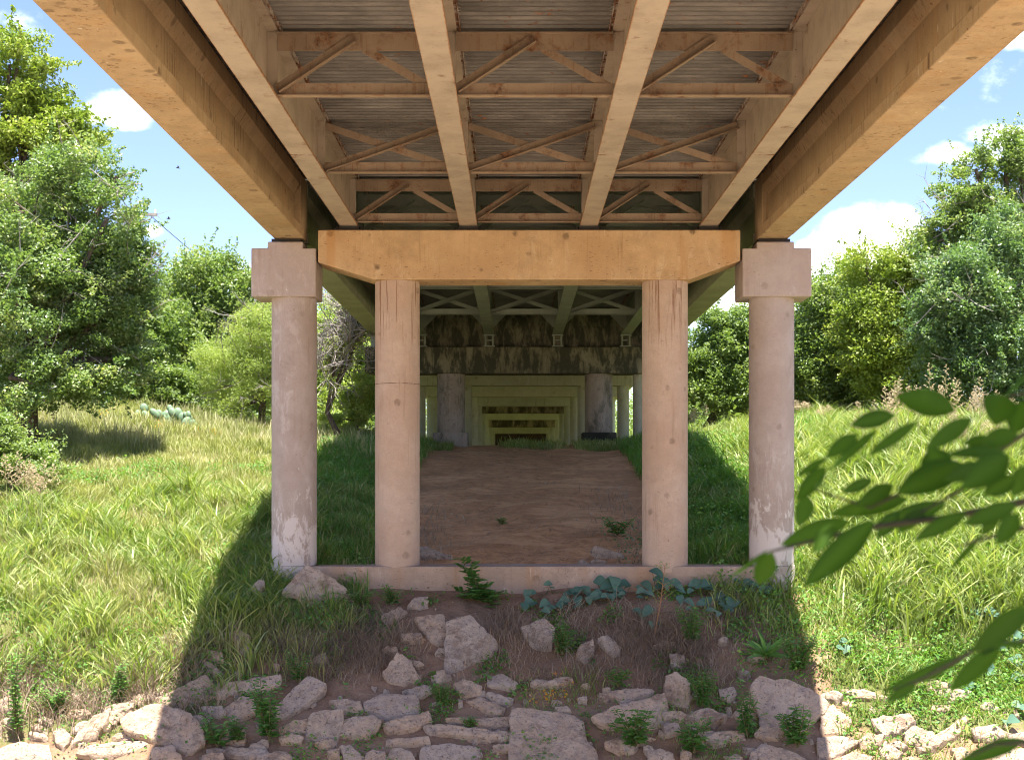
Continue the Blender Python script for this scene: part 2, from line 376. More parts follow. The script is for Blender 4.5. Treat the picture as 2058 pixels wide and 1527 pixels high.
def bridge_span(y0, y1, frames, stl, brc, bmat, label):
    root = empty('bridge_span', (0.3, (y0+y1)/2, ZB), label, 'bridge span')
    for gi, gx in enumerate(GX):
        m = MB(); f = .18
        m.box(gx-f, gx+f, y0, y1, ZB, ZB+.032)
        m.box(gx-.009, gx+.009, y0, y1, ZB+.032, ZT-.026)
        m.box(gx-.165, gx+.165, y0, y1, ZT-.026, ZT)
        g = m.build('steel_girder', stl, root)
        if y0 < 25:
            for wy in (23.5, 14.0):
                m = MB(); m.box(gx-f, gx+f, wy-.02, wy+.02, ZB-.006, ZB-.001); m.build('weld_seam', M['ledger'], g)
        for s in (-1, 1):                # ledger angle that carries the deck sheets, with the bent tabs along it
            a = MB(); xe = gx + s*.165; sx = s
            a.box(min(xe, xe+sx*.045), max(xe, xe+sx*.045), y0, y1, ZT-.012, ZT-.004)
            a.box(min(xe+sx*.045, xe+sx*.051), max(xe+sx*.045, xe+sx*.051), y0, y1, ZT-.05, ZT+.01)
            y = y0 + .05
            while y < min(y1, 31):
                t = random.uniform(.03, .075)
                if random.random() < .85:
                    q = xe + sx*.053
                    a.add([(q, y, ZT-.018), (q, y+.045, ZT-.016), (q+sx*t, y+.03, ZT-.03-random.random()*.02)], [(0,1,2)])
                y += .152
            a.build('deck_angle', M['ledger'], g)
        for fy, kind in frames:
            st = MB()
            for s in (-1, 1):
                if (gi == 0 and s < 0) or (gi == 3 and s > 0): continue
                a, b = gx + s*.012, gx + s*.15
                st.box(min(a, b), max(a, b), fy+.02, fy+.032, ZB+.034, ZT-.028)
            st.build('web_stiffener', stl, g)
    for fy, kind in frames:
        for i in range(3):
            a, b = GX[i] + .155, GX[i+1] - .155
            fr = MB(); zb = ZB + .05; zt = ZT - .06
            fr.box(a, b, fy, fy+.012, zb, zb+.19); fr.box(a, b, fy-.10, fy-.001, zb, zb+.013)
            cf = fr.build('cross_frame', brc, root)
            if kind == 'K':
                t = MB(); t.box(a, b, fy, fy+.014, zt-.23, zt); t.box(a, b, fy-.09, fy-.001, zt-.012, zt)
                t.build('top_chord', brc, cf)
                mid = (a + b) / 2
                d = MB(); d.angle((a, fy-.03, zb+.10), (mid - .02, fy-.03, zt-.08), .13); d.build('diagonal', brc, cf)
                d = MB(); d.bar((mid + .12, fy+.03, zt-.2), (b, fy+.03, zb+.12), .11, .012); d.build('diagonal', brc, cf)
            else:
                d = MB(); d.angle((a, fy-.03, zb+.08), (b, fy-.03, zt-.05), .13); d.build('diagonal', brc, cf)
                d = MB(); d.bar((a, fy+.03, zt-.05), (b, fy+.03, zb+.12), .115, .012); d.build('diagonal', brc, cf)
    for bx in BX:
        m = MB(); m.prism(ibeam(bx), y0, y1 - .9)
        m.box(bx-.305, bx+.305, y1-.9, y1, 4.823, 6.058)
        cb = m.build('concrete_beam', bmat, root, bevel=.018)
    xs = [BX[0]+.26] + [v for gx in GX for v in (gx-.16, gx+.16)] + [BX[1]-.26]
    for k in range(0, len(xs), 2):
        corrugated(xs[k], xs[k+1], y0, y1, ZT+.006).build('deck_sheet', (M['deck_dirt_shadow'] if k in (0, len(xs)-2) else M['deck']) if y0 < 25 else M['deck_green_shade'], root)
    s = MB(); s.box(DX0, DX1, y0, y1 + (.15 if y0 < 25 else 1.18), ZT+.075, ZT+.28); s.build('deck_slab', M['deck_slab'], root)
    return root

def mat_ledger():
    n = NT('rusty_ledger'); r = n.rng(n.noise(3.5, 6, .75), .42, .58)
    return n.done(n.mix(r, (.42,.34,.27), n.mix(n.rng(n.noise(20, 3), .4, .6), (.26,.09,.025), (.08,.03,.015))), .7)
M['ledger'] = mat_ledger()
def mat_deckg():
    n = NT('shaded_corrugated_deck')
    c = n.mix(n.rng(n.noise(1.2, 4), .35, .65), (.20,.20,.165), (.15,.15,.12))  # far-span deck: greenish shade put into the sheet colour
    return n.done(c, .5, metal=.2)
M['deck_green_shade'] = mat_deckg()

nd = NT('dirty_shadowed_deck'); M['deck_dirt_shadow'] = nd.done(nd.mix(nd.rng(nd.noise(3, 6, .7), .4, .65), (.035,.028,.022), (.10,.075,.055)), .9)  # near-black outer bays: deep shadow painted in, together with nests and dirt
NEAR0 = 11.0  # deck stops early, out of view, so sunlit sand brightens the underside
bridge_span(NEAR0, 30.55, [(15.3, 'X'), (20.15, 'K'), (25.2, 'X'), (30.05, 'K')], M['steel'], M['brace'], M['beam'],
            'tan rusty near bridge span overhead, with steel girders and diagonal bracing')
bridge_span(30.75, 53.1, [(31.6, 'K'), (40.6, 'K'), (47.0, 'X')], M['steel_green_shade'], M['steel_green_shade'], M['beam_green_shade'],
            'far bridge span in dark greenish shade between the orange pier and the black mossy pier')

nj = NT('rough_joint'); M['joint'] = nj.done(nj.mix(nj.rng(nj.noise(9, 4), .4, .6), (.36,.25,.17), (.14,.08,.05)), .95)
# near pier -----------------------------------------------------------------
pier = empty('bridge_pier', (0.3, 30.5, -2.4), 'near tan pier with orange cap beam, four round columns and a low footing wall', 'bridge pier')
m = MB(); m.prism([(-2.86, 3.98), (3.47, 3.98), (4.50, 4.36), (4.50, 4.98), (-3.99, 4.98), (-3.99, 4.33)], 30.0, 30.95)
m.build('cap_beam', M['cap'], pier, bevel=.02)
for cx, r in ((-2.43, .455), (3.03, .465)):
    m = MB(); m.cyl(cx, 30.475, r, -1.9, 3.979, 56, 8); c = m.build('column', M['col'], pier, sm='auto')
    if cx < 0: m = MB(); m.cyl(cx, 30.475, r+.0025, 1.895, 1.91, 56, 1); m.build('joint', M['joint'], c, sm='auto')
for cx in (-4.54, 5.21):
    m = MB(); m.cyl(cx, 30.5, .458, -1.775, 3.65, 56, 8); c = m.build('column', M['outer'], pier, sm='auto')
    m = MB(); m.cyl(cx, 30.5, .475, -3.2, -1.78, 56, 2); m.build('column_base', M['outer'], c, sm='auto')
for x0, x1, p0, p1 in ((-5.33, -4.03, -5.0, -4.29), (4.54, 5.93, 4.83, 5.58)):
    m = MB(); m.prism([(x0, 3.64), (x1, 3.64), (x1, 4.61), (p1, 4.61), (p1, 4.74), (p0, 4.74), (p0, 4.61), (x0, 4.61)], 29.98, 31.05)
    e = m.build('end_cap', M['outer'], pier, bevel=.025)
    m = MB(); m.box(p0+.06, p1-.06, 30.1, 30.9, 4.74, 4.815); m.build('bearing_pad', M['black'], e)
m = MB(); m.box(-4.2, 4.9, 30.02, 30.98, -3.2, -1.78); m.build('footing_wall', M['wall'], pier, bevel=.03)
for gx in GX:
    m = MB(); m.box(gx-.30, gx+.30, 30.08, 30.5, 4.982, 5.012); m.box(gx-.2, gx+.2, 30.12, 30.45, 5.012, 5.076)
    for s in (-1, 1): m.cyl(gx+s*.25, 30.16, .03, 5.012, 5.06, 8)
    m.build('bearing', M['black'], pier)

# black mossy pier ----------------------------------------------------------
p2 = empty('bridge_pier', (0.25, 53.5, 1.0), 'second pier, dark cap black with moss on two thick columns with square plinths', 'bridge pier')
m = MB(); m.box(-5.39, 5.89, 53.0, 54.2, 3.71, 4.65); m.build('cap_beam', M['mossy'], p2, bevel=.03)
m = MB(); m.box(-5.1, 5.6, 53.75, 54.15, 4.652, 5.75); m.box(-5.1, 5.6, 53.70, 54.2, 5.752, 6.1); m.build('back_wall', M['mossy2'] if 'mossy2' in M else M['mossy'], p2)
for cx in (-2.35, 2.95):
    m = MB(); m.cyl(cx, 53.6, .5, .8, 3.705, 40, 4); c = m.build('column', M['oldcol'], p2, sm='auto')
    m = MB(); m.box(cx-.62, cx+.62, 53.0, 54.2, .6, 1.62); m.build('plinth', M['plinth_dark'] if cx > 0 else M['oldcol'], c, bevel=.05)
for cx in (-4.05, 4.42):
    m = MB(); m.cyl(cx, 53.6, .24, .8, 3.705, 24, 2); m.build('column', M['bent'], p2, sm='auto')
for gx in GX:
    m = MB()
    m.box(gx-.2, gx+.2, 52.85, 53.12, 5.03, 5.076)
    for s in (-1, 1): m.box(gx+s*.13-.03, gx+s*.13+.03, 52.9, 53.1, 4.70, 5.03)
    m.box(gx-.1, gx+.1, 52.95, 53.05, 4.86, 4.90); m.box(gx-.2, gx+.2, 53.0, 53.2, 4.651, 4.70)
    m.build('bearing', M['steel_green_shade'], p2)
    for s in (-1, 1):
        m = MB(); m.prism([(gx + s*.012, 5.12), (gx + s*.62, 5.74), (gx + s*.012, 5.74)][::s], 52.4, 52.42); m.build('gusset_plate', M['steel_green_shade'], p2)

# approach bents ------------------------------------------------------------
names = ['first', 'second', 'third', 'fourth', 'fifth', 'sixth', 'seventh']
DB = [59.8, 68.3, 77, 85.4, 94.9, 109, 124.7]
b0 = empty('bridge_bent', (0.3, 0, 1.0))
m = MB(); m.box(-4.5, 5.1, 0, .8, 3.70, 4.60); m.build('cap_beam', M['bent'], b0, bevel=.02)
for cx in (-2.02, 2.70, -3.9, 4.3):
    m = MB(); m.cyl(cx, .4, .24, .6, 3.698, 24, 2); m.build('column', M['bent'], b0, sm='auto')
def copy_tree(o, parent=None):
    c = o.copy(); C.objects.link(c)
    if parent is not None:
        c.parent = parent; c.matrix_parent_inverse = o.matrix_parent_inverse.copy()
    for ch in list(o.children): copy_tree(ch, c)
    return c
for i, D in enumerate(DB):
    b = b0 if i == 0 else copy_tree(b0)
for i, b in enumerate([b0] + [o for o in C.objects if o.name.startswith('bridge_bent.')]):
    b.location.y = DB[i]
    k = [0, 1, 0, 2, 1, 2, 0][i]
    for ch in b.children:
        if ch.name.startswith('cap_beam'):
            ch.data = ch.data.copy(); ch.data.materials[0] = BENT[k]
        elif k == 1: ch.data = ch.data.copy(); ch.data.materials[0] = BENT[1]
    tag(b, ['pale green-lit bent nearest behind the black mossy pier', 'second pale bent in the tunnel, counted from the black mossy pier',
            'third pale bent in the tunnel, counted from the black mossy pier', 'fourth bent in the tunnel, counted from the black mossy pier',
            'fifth bent in the tunnel, counted from the black mossy pier', 'sixth bent in the tunnel, next to last before the dark wall',
            'farthest bent in the tunnel, right in front of the dark wall'][i], 'bridge bent', 'nested bents under the approach')
ap = empty('approach_span', (0.3, 95, 4.61), 'long flat concrete approach span resting on the row of pale bents', 'bridge span')
m = MB(); m.box(-5.3, 5.9, 54.25, 134, 4.61, 5.2); m.build('deck_slab', M['bent'], ap)
m = MB(); m.box(-5.45, 6.05, 54.3, 134, 5.202, 6.2); m.build('parapet', M['bent'], ap)
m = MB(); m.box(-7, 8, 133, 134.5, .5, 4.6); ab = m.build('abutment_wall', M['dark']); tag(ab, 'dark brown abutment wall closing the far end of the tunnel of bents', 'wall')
# ------------------------------------------------------------------ terrain
PROF = [(-60,-1.6),(3,-1.7),(6,-2.6),(10,-6.4),(20,-7.2),(23,-6.45),(26,-4.55),(27.5,-3.62),(29,-2.66),(30,-2.28),(31,-1.86),(35,-1.15),(40,-.35),(46,.5),(53,1.15),(60,1.2),(140,1.3),(700,2)]
PY = np.array([p[0] for p in PROF], float); PZ = np.array([p[1] for p in PROF], float)
def sstep(x, a, b):
    t = np.clip((x - a) / (b - a), 0, 1); return t*t*(3-2*t)
def H(x, y):
    x = np.asarray(x, float); y = np.asarray(y, float)
    z = np.interp(y, PY, PZ)
    z = .5*z + .25*np.interp(y-.6, PY, PZ) + .25*np.interp(y+.6, PY, PZ)
    z = z + sstep(-x, 5, 19)*1.5*sstep(y, 33, 55) + sstep(x, 4, 10)*.75*sstep(y, 30, 40)
    z = z + sstep(np.abs(x), 2.6, 5.5)*.22*sstep(y, 31.5, 38)
    amp = .05 + .07*sstep(np.abs(x), 3, 7)
    z = z + amp*(np.sin(x*1.7+y*.6)*np.sin(y*1.3-x*.5) + .6*np.sin(x*3.1-y*2.2+1))
    return z
def ray_ground(px, py):
    u, w = (px-CX)/F, (CY-py)/F
    t = np.arange(23.5, 140, .02)
    d = w*t - H(u*t, t)
    i = np.argmax(d < 0)
    return t[i] if d[i] < 0 else 60.0

xs = np.concatenate([[-500,-250,-120,-70,-45], np.arange(-30,-14,1.), np.arange(-14,14.01,.3), np.arange(15,31,1.), [45,70,120,250,500]])
ys = np.concatenate([[-60,-30,-10], np.arange(0,22,2.), np.arange(22,36,.22), np.arange(36,60,.6), np.arange(60,150,6.), [170,220,320,450,700]])
X, Y = np.meshgrid(xs, ys, indexing='ij')
Z = H(X, Y)
nx, ny = X.shape
V = np.stack([X, Y, Z], -1).reshape(-1, 3)
I = np.arange(nx*ny).reshape(nx, ny)
Q = np.stack([I[:-1,:-1], I[1:,:-1], I[1:,1:], I[:-1,1:]], -1).reshape(-1, 4)
veg = np.maximum(sstep(np.abs(X-.3), 2.4, 4.3)*(Y > 30), sstep(np.abs(X-.3), 4.5, 6.5))
veg = np.where(Y < 27.0, veg*sstep(Y, 25, 27), veg)
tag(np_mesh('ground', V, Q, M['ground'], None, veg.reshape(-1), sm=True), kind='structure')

# ------------------------------------------------------------------ rubble
OFF = {'A': (500, 1000, 2.898), 'B': (1050, 1000, 2.897), 'C': (0, 1000, 2.898), 'E': (1460, 1000, 2.898)}
ROCKS = [l.split('|') for l in '''\
A|340,383 455,455 572,550 530,600 380,635 200,560 245,490|24|.14|large orange-tan pyramid block leaning on the left end of the footing wall
A|500,590 560,555 615,560 620,620 560,655 505,640|35|.25|small rounded tan stone at the right foot of the pyramid block
A|775,690 880,630 925,670 805,745|50|.15|pale flat sloping stone just below the footing wall left of the leafy sapling
A|925,640 960,580 1040,570 1045,650 1000,665|50|.2|pale half buried stone touching the bottom of the footing wall
A|980,700 1130,680 1150,760 1140,860 1105,878 1060,860|40|.15|upright tan slab left of the biggest triangular slab
A|890,790 1000,785 1012,825 950,850 900,838|50|.3|low brown stone half buried under the pale flat stone
A|1160,730 1290,690 1345,760 1440,870 1400,940 1180,1085 1150,1060|38|.17|biggest triangular slab, lying steep in the middle of the dirt bank
A|870,905 935,960 990,1075 900,1128 820,1105 790,1040|35|.2|pointed brown rock at the right edge of the dead straw
A|1088,1010 1150,995 1140,1050 1095,1100|40|.2|narrow bluish grey shard left of the foot of the biggest triangular slab
A|900,1130 1010,1090 1070,1100 1000,1172|55|.2|small flat stone under the pointed brown rock
A|1200,1095 1260,1050 1355,1110 1345,1145 1250,1185|50|.28|tan wedge just under the tip of the biggest triangular slab
A|1275,1190 1350,1155 1490,1230 1450,1270 1390,1252|60|.2|thin flat slab right of the round green tuft
A|1390,1140 1410,1128 1535,1185 1510,1225 1440,1197|50|.3|small plank shaped stone above the thin flat slab
A|1395,1045 1480,1025 1560,1090 1540,1125 1395,1112|55|.3|low tan stone above the green patch, right of the wedge
A|685,1210 790,1140 975,1165 985,1250 940,1300 820,1325 690,1262|48|.3|thick rounded slab topping the pile left of the round green tuft
A|480,1180 560,1170 650,1190 660,1250 560,1262|50|.3|grey stone half hidden by weeds behind the leaning slabs
A|365,1258 540,1230 547,1300 510,1440 333,1442|30|.14|squarish upright slab left of the rough rounded boulder
A|545,1300 720,1265 765,1310 700,1428 530,1428|40|.33|rough boulder with a lit flat top, right of the squarish upright slab
A|165,1245 340,1040 440,1090 410,1160 240,1305 168,1335|42|.18|long slanted slab running up the bank among leafy weeds
A|180,1350 270,1295 330,1290 335,1385 250,1390|40|.25|small block under the foot of the long slanted slab
A|183,1395 250,1370 315,1400 300,1440 190,1428|40|.3|small rounded stone under the small block by the leafy weeds
A|1035,1330 1110,1315 1380,1370 1437,1415 1400,1450 1060,1402|48|.48|long bench shaped slab left of the big smooth slab
A|1165,1285 1340,1290 1560,1275 1565,1330 1500,1365 1330,1340|50|.4|flat slab stacked behind the bench shaped slab
A|1390,1370 1560,1350 1545,1420 1480,1445|50|.4|grey chunk wedged between the bench shaped slab and the big smooth slab
A|1430,1440 1540,1425 1540,1480 1450,1490|40|.3|small dark stone in the gap beside the big smooth slab
A|812,1412 1040,1390 1045,1430 900,1452 806,1447|48|.4|thin plank of stone left of the bench shaped slab
A|800,1340 1040,1245 1057,1290 980,1370 830,1400|45|.35|sloping slab under the thick rounded slab
A|1015,1460 1150,1430 1330,1460 1347,1510 1300,1560 1010,1560|42|.25|broad slab below the bench shaped slab, cut by the frame
A|535,1440 590,1438 685,1540 560,1545|38|.25|wedge poking up below the rough boulder
A|685,1500 730,1460 790,1480 800,1550 680,1550|38|.3|knobbly stone below the thin plank of stone, left of the broken grey block
A|800,1535 840,1455 930,1470 975,1545|38|.2|broken grey block at the bottom below the thin plank of stone
A|458,1480 530,1450 530,1520 470,1512|38|.3|little dark stone under the squarish upright slab
A|300,990 440,900 450,960 330,1003|45|.3|dark brown stone at the left edge of the dead straw
A|370,345 440,348 430,374 370,376|50|.3|small grey stone on the dirt behind the footing wall, right of the left outer column
A|650,350 700,344 722,375 650,377|45|.3|small pale stone behind the footing wall, against the left inner column
A|990,290 1040,283 1180,360 1160,380 1060,372 1000,357|40|.3|long broken slab on the dirt, leaning by the right side of the left inner column
A|15,530 55,480 92,473 98,510 60,552|35|.25|grey stone in the grass against the left outer column base
B|-45,1240 70,1232 290,1270 345,1310 350,1420 415,1470 430,1610 -60,1610 -50,1440|52|.08|big smooth slab with a flat top, bottom middle
B|0,760 130,705 180,760 165,890 130,912 60,890|38|.12|flat faced tan slab set in the bank below the gourd leaves
B|440,820 500,800 570,880 565,920 525,945|42|.2|tapering brown stone pointing down among dead straw
B|345,850 410,830 412,900 370,985 315,930|42|.2|leaning tan stone left of the tapering brown stone
B|765,872 830,830 885,850 870,882|48|.35|small stone at the foot of the dry stalk
B|855,912 905,900 945,930 932,1003 880,1006|40|.2|square grey stone below the dry stalk, above the upright post shaped slab
B|838,1045 890,1020 970,1080 962,1250 930,1262 860,1230 833,1150|28|.1|upright post shaped slab with a rounded head
B|528,1122 740,1108 762,1140 740,1165 605,1215 535,1172|48|.42|pale flat topped block with a thick front edge, left of the upright post shaped slab
B|428,1295 560,1230 820,1140 832,1200 820,1330 780,1402 600,1345 480,1352|44|.2|wide sloping slab right of the big smooth slab, overgrown at its foot
B|820,1250 920,1240 952,1270 920,1312 825,1302|48|.4|small flat block at the foot of the upright post shaped slab
B|928,1300 1080,1218 1162,1290 1110,1352 960,1332|48|.35|gable shaped slab among leafy weeds, right of the small flat block
B|1150,1112 1230,1100 1243,1140 1200,1202 1155,1162|40|.2|pitted rounded stone left of the huge pitted slab
B|1340,1100 1400,1035 1470,1080 1540,1060 1690,1140 1768,1200 1735,1252 1600,1385 1532,1452 1400,1372 1390,1280|40|.08|huge pitted slab crossing the right shadow edge
B|1225,1295 1310,1155 1462,1190 1380,1292 1300,1325|40|.22|pale wedge lying on top of the huge pitted slab
B|1335,1490 1400,1430 1560,1480 1645,1545 1330,1550|52|.2|rounded slab under the huge pitted slab, cut by the frame
B|728,1480 800,1455 870,1500 880,1545 740,1545|48|.3|low stone at the bottom between two leafy weeds
B|488,1440 600,1370 760,1410 560,1505|50|.3|stone buried under leafy weeds below the wide sloping slab
B|820,1310 910,1310 922,1370 830,1402|42|.3|brown stone under the small flat block
B|1000,1372 1280,1352 1290,1410 1050,1452|48|.4|long low stone in shade under the gable shaped slab
B|140,1090 200,1045 280,1040 290,1075 200,1112|50|.35|low lumpy stone above the small yellow flowers
B|190,1222 260,1210 282,1250 210,1262|50|.35|round stone just above the big smooth slab
B|318,1162 370,1155 377,1180 325,1184|50|.3|pebble sized stone in the green patch above the big smooth slab
B|1030,620 1085,588 1132,600 1122,627 1060,652|42|.25|pinkish stone peeking from behind the gourd leaves
B|1143,830 1165,808 1195,825 1195,852 1150,856|35|.3|whitish round stone in the dead grass left of the curly green plant
B|1073,347 1215,295 1242,310 1252,375 1090,382|28|.15|smooth grey slab behind the footing wall between the two right columns
B|398,310 430,280 590,345 592,382 510,384|40|.35|brown log shaped rock on the dirt left of the right inner column
B|403,376 430,350 490,375 482,388|45|.3|small stone under the brown log shaped rock
B|323,366 350,362 392,385 340,388|50|.3|tiny pale chip on the dirt behind the footing wall
B|468,1112 510,1100 517,1140 470,1147|42|.3|small pale cube at the left of the flat topped pale block
B|498,1232 560,1213 602,1230 540,1258|48|.35|grey stone under the left end of the flat topped pale block
C|920,1195 1100,1085 1190,1033 1252,1120 1240,1190 990,1277 930,1235|40|.2|thick slab cut by the left shadow edge, tilted up to the right
C|718,1290 920,1198 1100,1270 1170,1370 1182,1440 1080,1512 930,1440 740,1362|46|.14|broad slab half in sun, half in shade
C|428,1462 540,1280 625,1238 622,1300 560,1402 420,1492|46|.25|long sunlit slab with a pale top, pointing up to the right
C|465,1503 560,1440 700,1420 850,1410 858,1462 640,1535|48|.3|long sunlit slab lying flat at the bottom edge, left
C|768,1172 830,1150 980,1080 930,1162 800,1228|50|.2|sunlit white slab above the broad half shaded slab
C|610,1222 770,1180 762,1230 640,1382 608,1372|46|.2|sunlit slab half buried behind the long pale one
C|173,1360 280,1370 272,1420 230,1428 175,1402|50|.45|small sunlit brick shaped block on a big pale boulder
C|10,1460 110,1420 270,1440 290,1550 0,1565|48|.2|big pale sunlit boulder in the bottom left corner
C|308,1362 380,1345 412,1400 372,1472 328,1432|42|.2|leaning sunlit stone right of the brick shaped block
C|1175,1212 1290,1212 1312,1250 1272,1287 1190,1252|45|.35|small brown stone under the thick tilted slab
C|1308,1242 1410,1155 1472,1168 1482,1250 1350,1332|42|.2|mottled boulder half covered by weeds, left of the long slanted slab
C|1258,1107 1480,1050 1622,1033 1617,1090 1400,1162 1268,1172|40|.25|long brown beam-like stone along the top of the left rubble
C|888,1452 1000,1440 1062,1545 888,1550|44|.2|brown slab at the bottom under the broad half shaded slab
C|1308,1442 1530,1480 1560,1500 1500,1545 1308,1528|44|.4|pale block with a rough front face at the bottom, below the weeds
C|1505,1500 1640,1470 1730,1545 1500,1560|50|.25|pinkish flat slab at the bottom edge, right of the pale rough block
C|0,1182 60,1150 97,1200 50,1262 8,1242|45|.2|sunlit boulder at the left frame edge, behind the tall weed
C|0,1312 60,1270 102,1290 60,1342|48|.3|sunlit stone at the left frame edge above the big pale boulder
C|1325,642 1400,598 1445,660 1380,672|42|.2|grey stone poking from shaded grass below the left outer column
C|1302,792 1400,770 1452,810 1442,880 1390,902|38|.2|rough tan block in the shaded grass, left
C|1188,872 1290,910 1302,970 1200,922|44|.3|thin stone edge under dry roots in the shaded grass
C|1193,952 1240,970 1287,1040 1250,1042|42|.3|narrow stone sliding down to the thick tilted slab
C|1285,1382 1430,1338 1422,1430 1300,1442|42|.2|brown stone in shade under the mottled boulder
C|758,1092 800,1080 822,1130 780,1152|44|.3|little sunlit stone in the grass above the white slab
E|530,1402 660,1385 777,1425 640,1527 540,1545|52|.25|sunlit flat slab at the bottom right, just past the shadow edge
E|768,1422 830,1370 910,1380 902,1430 850,1482 790,1482|38|.25|rough brownish boulder right of the sunlit flat slab
E|848,1302 950,1270 1060,1255 1092,1310 1000,1402 930,1422 880,1362|44|.3|sunlit angular boulder with a bright top above its neighbours
E|1028,1392 1090,1330 1200,1380 1192,1440 1140,1472 1060,1462|40|.3|sunlit rounded boulder between the angular boulder and the long slanting slab
E|1125,1485 1250,1390 1390,1270 1402,1300 1340,1412 1200,1505|46|.25|long sunlit slab slanting up to the right
E|888,1472 930,1420 1020,1500 990,1545 920,1535|40|.25|sunlit wedge below the rough brownish boulder
E|678,1512 740,1480 840,1510 832,1560 678,1565|48|.3|pale stone on the bottom edge right of the sunlit flat slab
E|1210,1142 1300,1108 1422,1130 1372,1190 1312,1212|42|.4|tan block with a dark hollow beneath, under the bank grass
E|1060,1065 1150,1040 1300,1090 1200,1152|52|.25|sunlit ledge stone dappled by leaf shadow
E|678,1117 800,1110 942,1180 900,1197 760,1172|55|.3|flat sunlit slab nearly buried in grass
E|548,1232 620,1208 722,1300 700,1382 560,1385|44|.12|sunlit slab dappled with weed shadow beside the huge pitted slab
E|1433,1342 1560,1320 1632,1390 1560,1432 1450,1412|46|.3|pale boulder near the right edge with rough top
E|1638,1382 1733,1360 1765,1440 1650,1422|46|.3|sunlit stone at the right frame edge
E|1555,1502 1640,1450 1765,1470 1765,1565 1555,1565|48|.2|broad sunlit slab in the bottom right corner
E|1308,1462 1370,1450 1432,1500 1350,1545|44|.25|small sunlit stone under the long slanting slab
E|938,1442 1010,1410 1052,1450 1010,1472|42|.3|small stone wedged under the sunlit angular boulder
E|1198,1212 1300,1200 1302,1240 1210,1252|50|.3|low stone in the shade of the tan block'''.split('\n')]

def jnoise(v, s, seed):
    return mnoise.noise_vector(Vector(v) * s + Vector((seed*3.1, seed*7.7, seed*1.3)))

def make_rock(poly, tilt, th, seed, name='rubble_slab', thick=None):
    poly = np.array(poly, float)
    y0, y1 = poly[:,1].min(), poly[:,1].max(); hgt = y1 - y0
    thpx = th * hgt
    poly[:,1] = y0 + (poly[:,1] - y0) * (1 - th)
    g = 1.12 if y1 > 1260 else 1.04; poly[:,0] = poly[:,0].mean() + (poly[:,0]-poly[:,0].mean())*g; poly[:,1] = poly[:,1].mean() + (poly[:,1]-poly[:,1].mean())*g
    cx = poly[:,0].mean()
    yy = y0 + .62*hgt
    D = ray_ground(cx, yy)
    D = max(D, 31.2) if y1 < 1142 else (min(D - .1, 29.35) if y0 < 1195 else D - .1)
    t = math.radians(tilt)
    nrm = Vector((random.uniform(-.1, .1), -math.cos(t), math.sin(t))).normalized()
    T = max(thpx * D / F * 1.15, .14)
    D = D - .25*T if y1 >= 1142 else max(D - .2 - .3*T, 31.3)
    P0 = P(cx, yy, D)
    # resample outline
    pts = []
    n = len(poly)
    per = np.linalg.norm(np.roll(poly, -1, 0) - poly, axis=1)
    N = 36
    for i in range(n):
        k = max(2, int(round(N * per[i] / per.sum())))
        for j in range(k):
            f = j / k
            p = poly[i]*(1-f) + poly[(i+1) % n]*f
            pts.append(p)
    pts = np.array(pts)
    # soften corners a little, roughen the line
    sm = .8*pts + .1*np.roll(pts, 1, 0) + .1*np.roll(pts, -1, 0)
    sm = sm + np.array([[mnoise.noise(Vector((p[0]*.09, p[1]*.09, seed))), mnoise.noise(Vector((p[0]*.09, p[1]*.09, seed+9.5)))] for p in sm]) * min(3, 1.0 + hgt*.02)
    W = []
    for p in sm:
        d = Vector(((p[0]-CX)/F, 1, (CY-p[1])/F))
        k = P0.dot(nrm) / d.dot(nrm)
        W.append(d * k)
    W = [P0 + (w - P0) for w in W]
    c = sum(W, Vector()) / len(W)
    size = max((w - c).length for w in W)
    dep = min(max(T, .12), .6)
    ext = (nrm*.3 + Vector((0,0,.7))).normalized()
    rings = []
    def ring(sc_, dz, amp, lo=0):
        r = []
        for w in W:
            q = c + (w - c) * sc_ - ext * dz
            q = q + jnoise(q, 2.6/size if size > .5 else 4, seed) * amp * size + jnoise(q, 8, seed+2) * .022 + jnoise(q, 19, seed+4) * .014
            r.append(q)
        rings.append(r)
    ring(.3, -.015, .018); ring(.62, -.01, .018); ring(.9, 0, .018)
    ring(.97, .008, .02); ring(1.0, .03 + .05*dep, .022); ring(1.0, .5*dep, .045); ring(.96, .88*dep, .06); ring(.8, 1.05*dep, .05)
    m = MB(); k = len(W)
    vs = [c + jnoise(c, 2, seed)*.02] + [q for r in rings for q in r]
    fs = [(0, 1+i, 1+(i+1) % k) for i in range(k)]
    for a in range(len(rings)-1):
        for i in range(k):
            j = (i+1) % k
            fs.append((1+a*k+i, 1+(a+1)*k+i, 1+(a+1)*k+j, 1+a*k+j))
    fs.append(tuple(1+(len(rings)-1)*k+i for i in range(k)))
    base = c - ext*dep
    m.add(vs, [tuple(reversed(f)) for f in fs])
    o = m.build(name, M['rock'])
    me = o.data
    loc = Vector((c.x, c.y, min(v[2] for v in m.v)))
    me.transform(Matrix.Translation(-loc)); o.location = loc
    # consistent outward normals
    bm = bmesh.new(); bm.from_mesh(me); bmesh.ops.recalc_face_normals(bm, faces=bm.faces); bm.to_mesh(me); bm.free()
    smooth(me); me.set_sharp_from_angle(angle=math.radians(38))
    s = o.modifiers.new('sub', 'SUBSURF'); s.levels = 1; s.render_levels = 1; s.subdivision_type = 'SIMPLE'
    return o

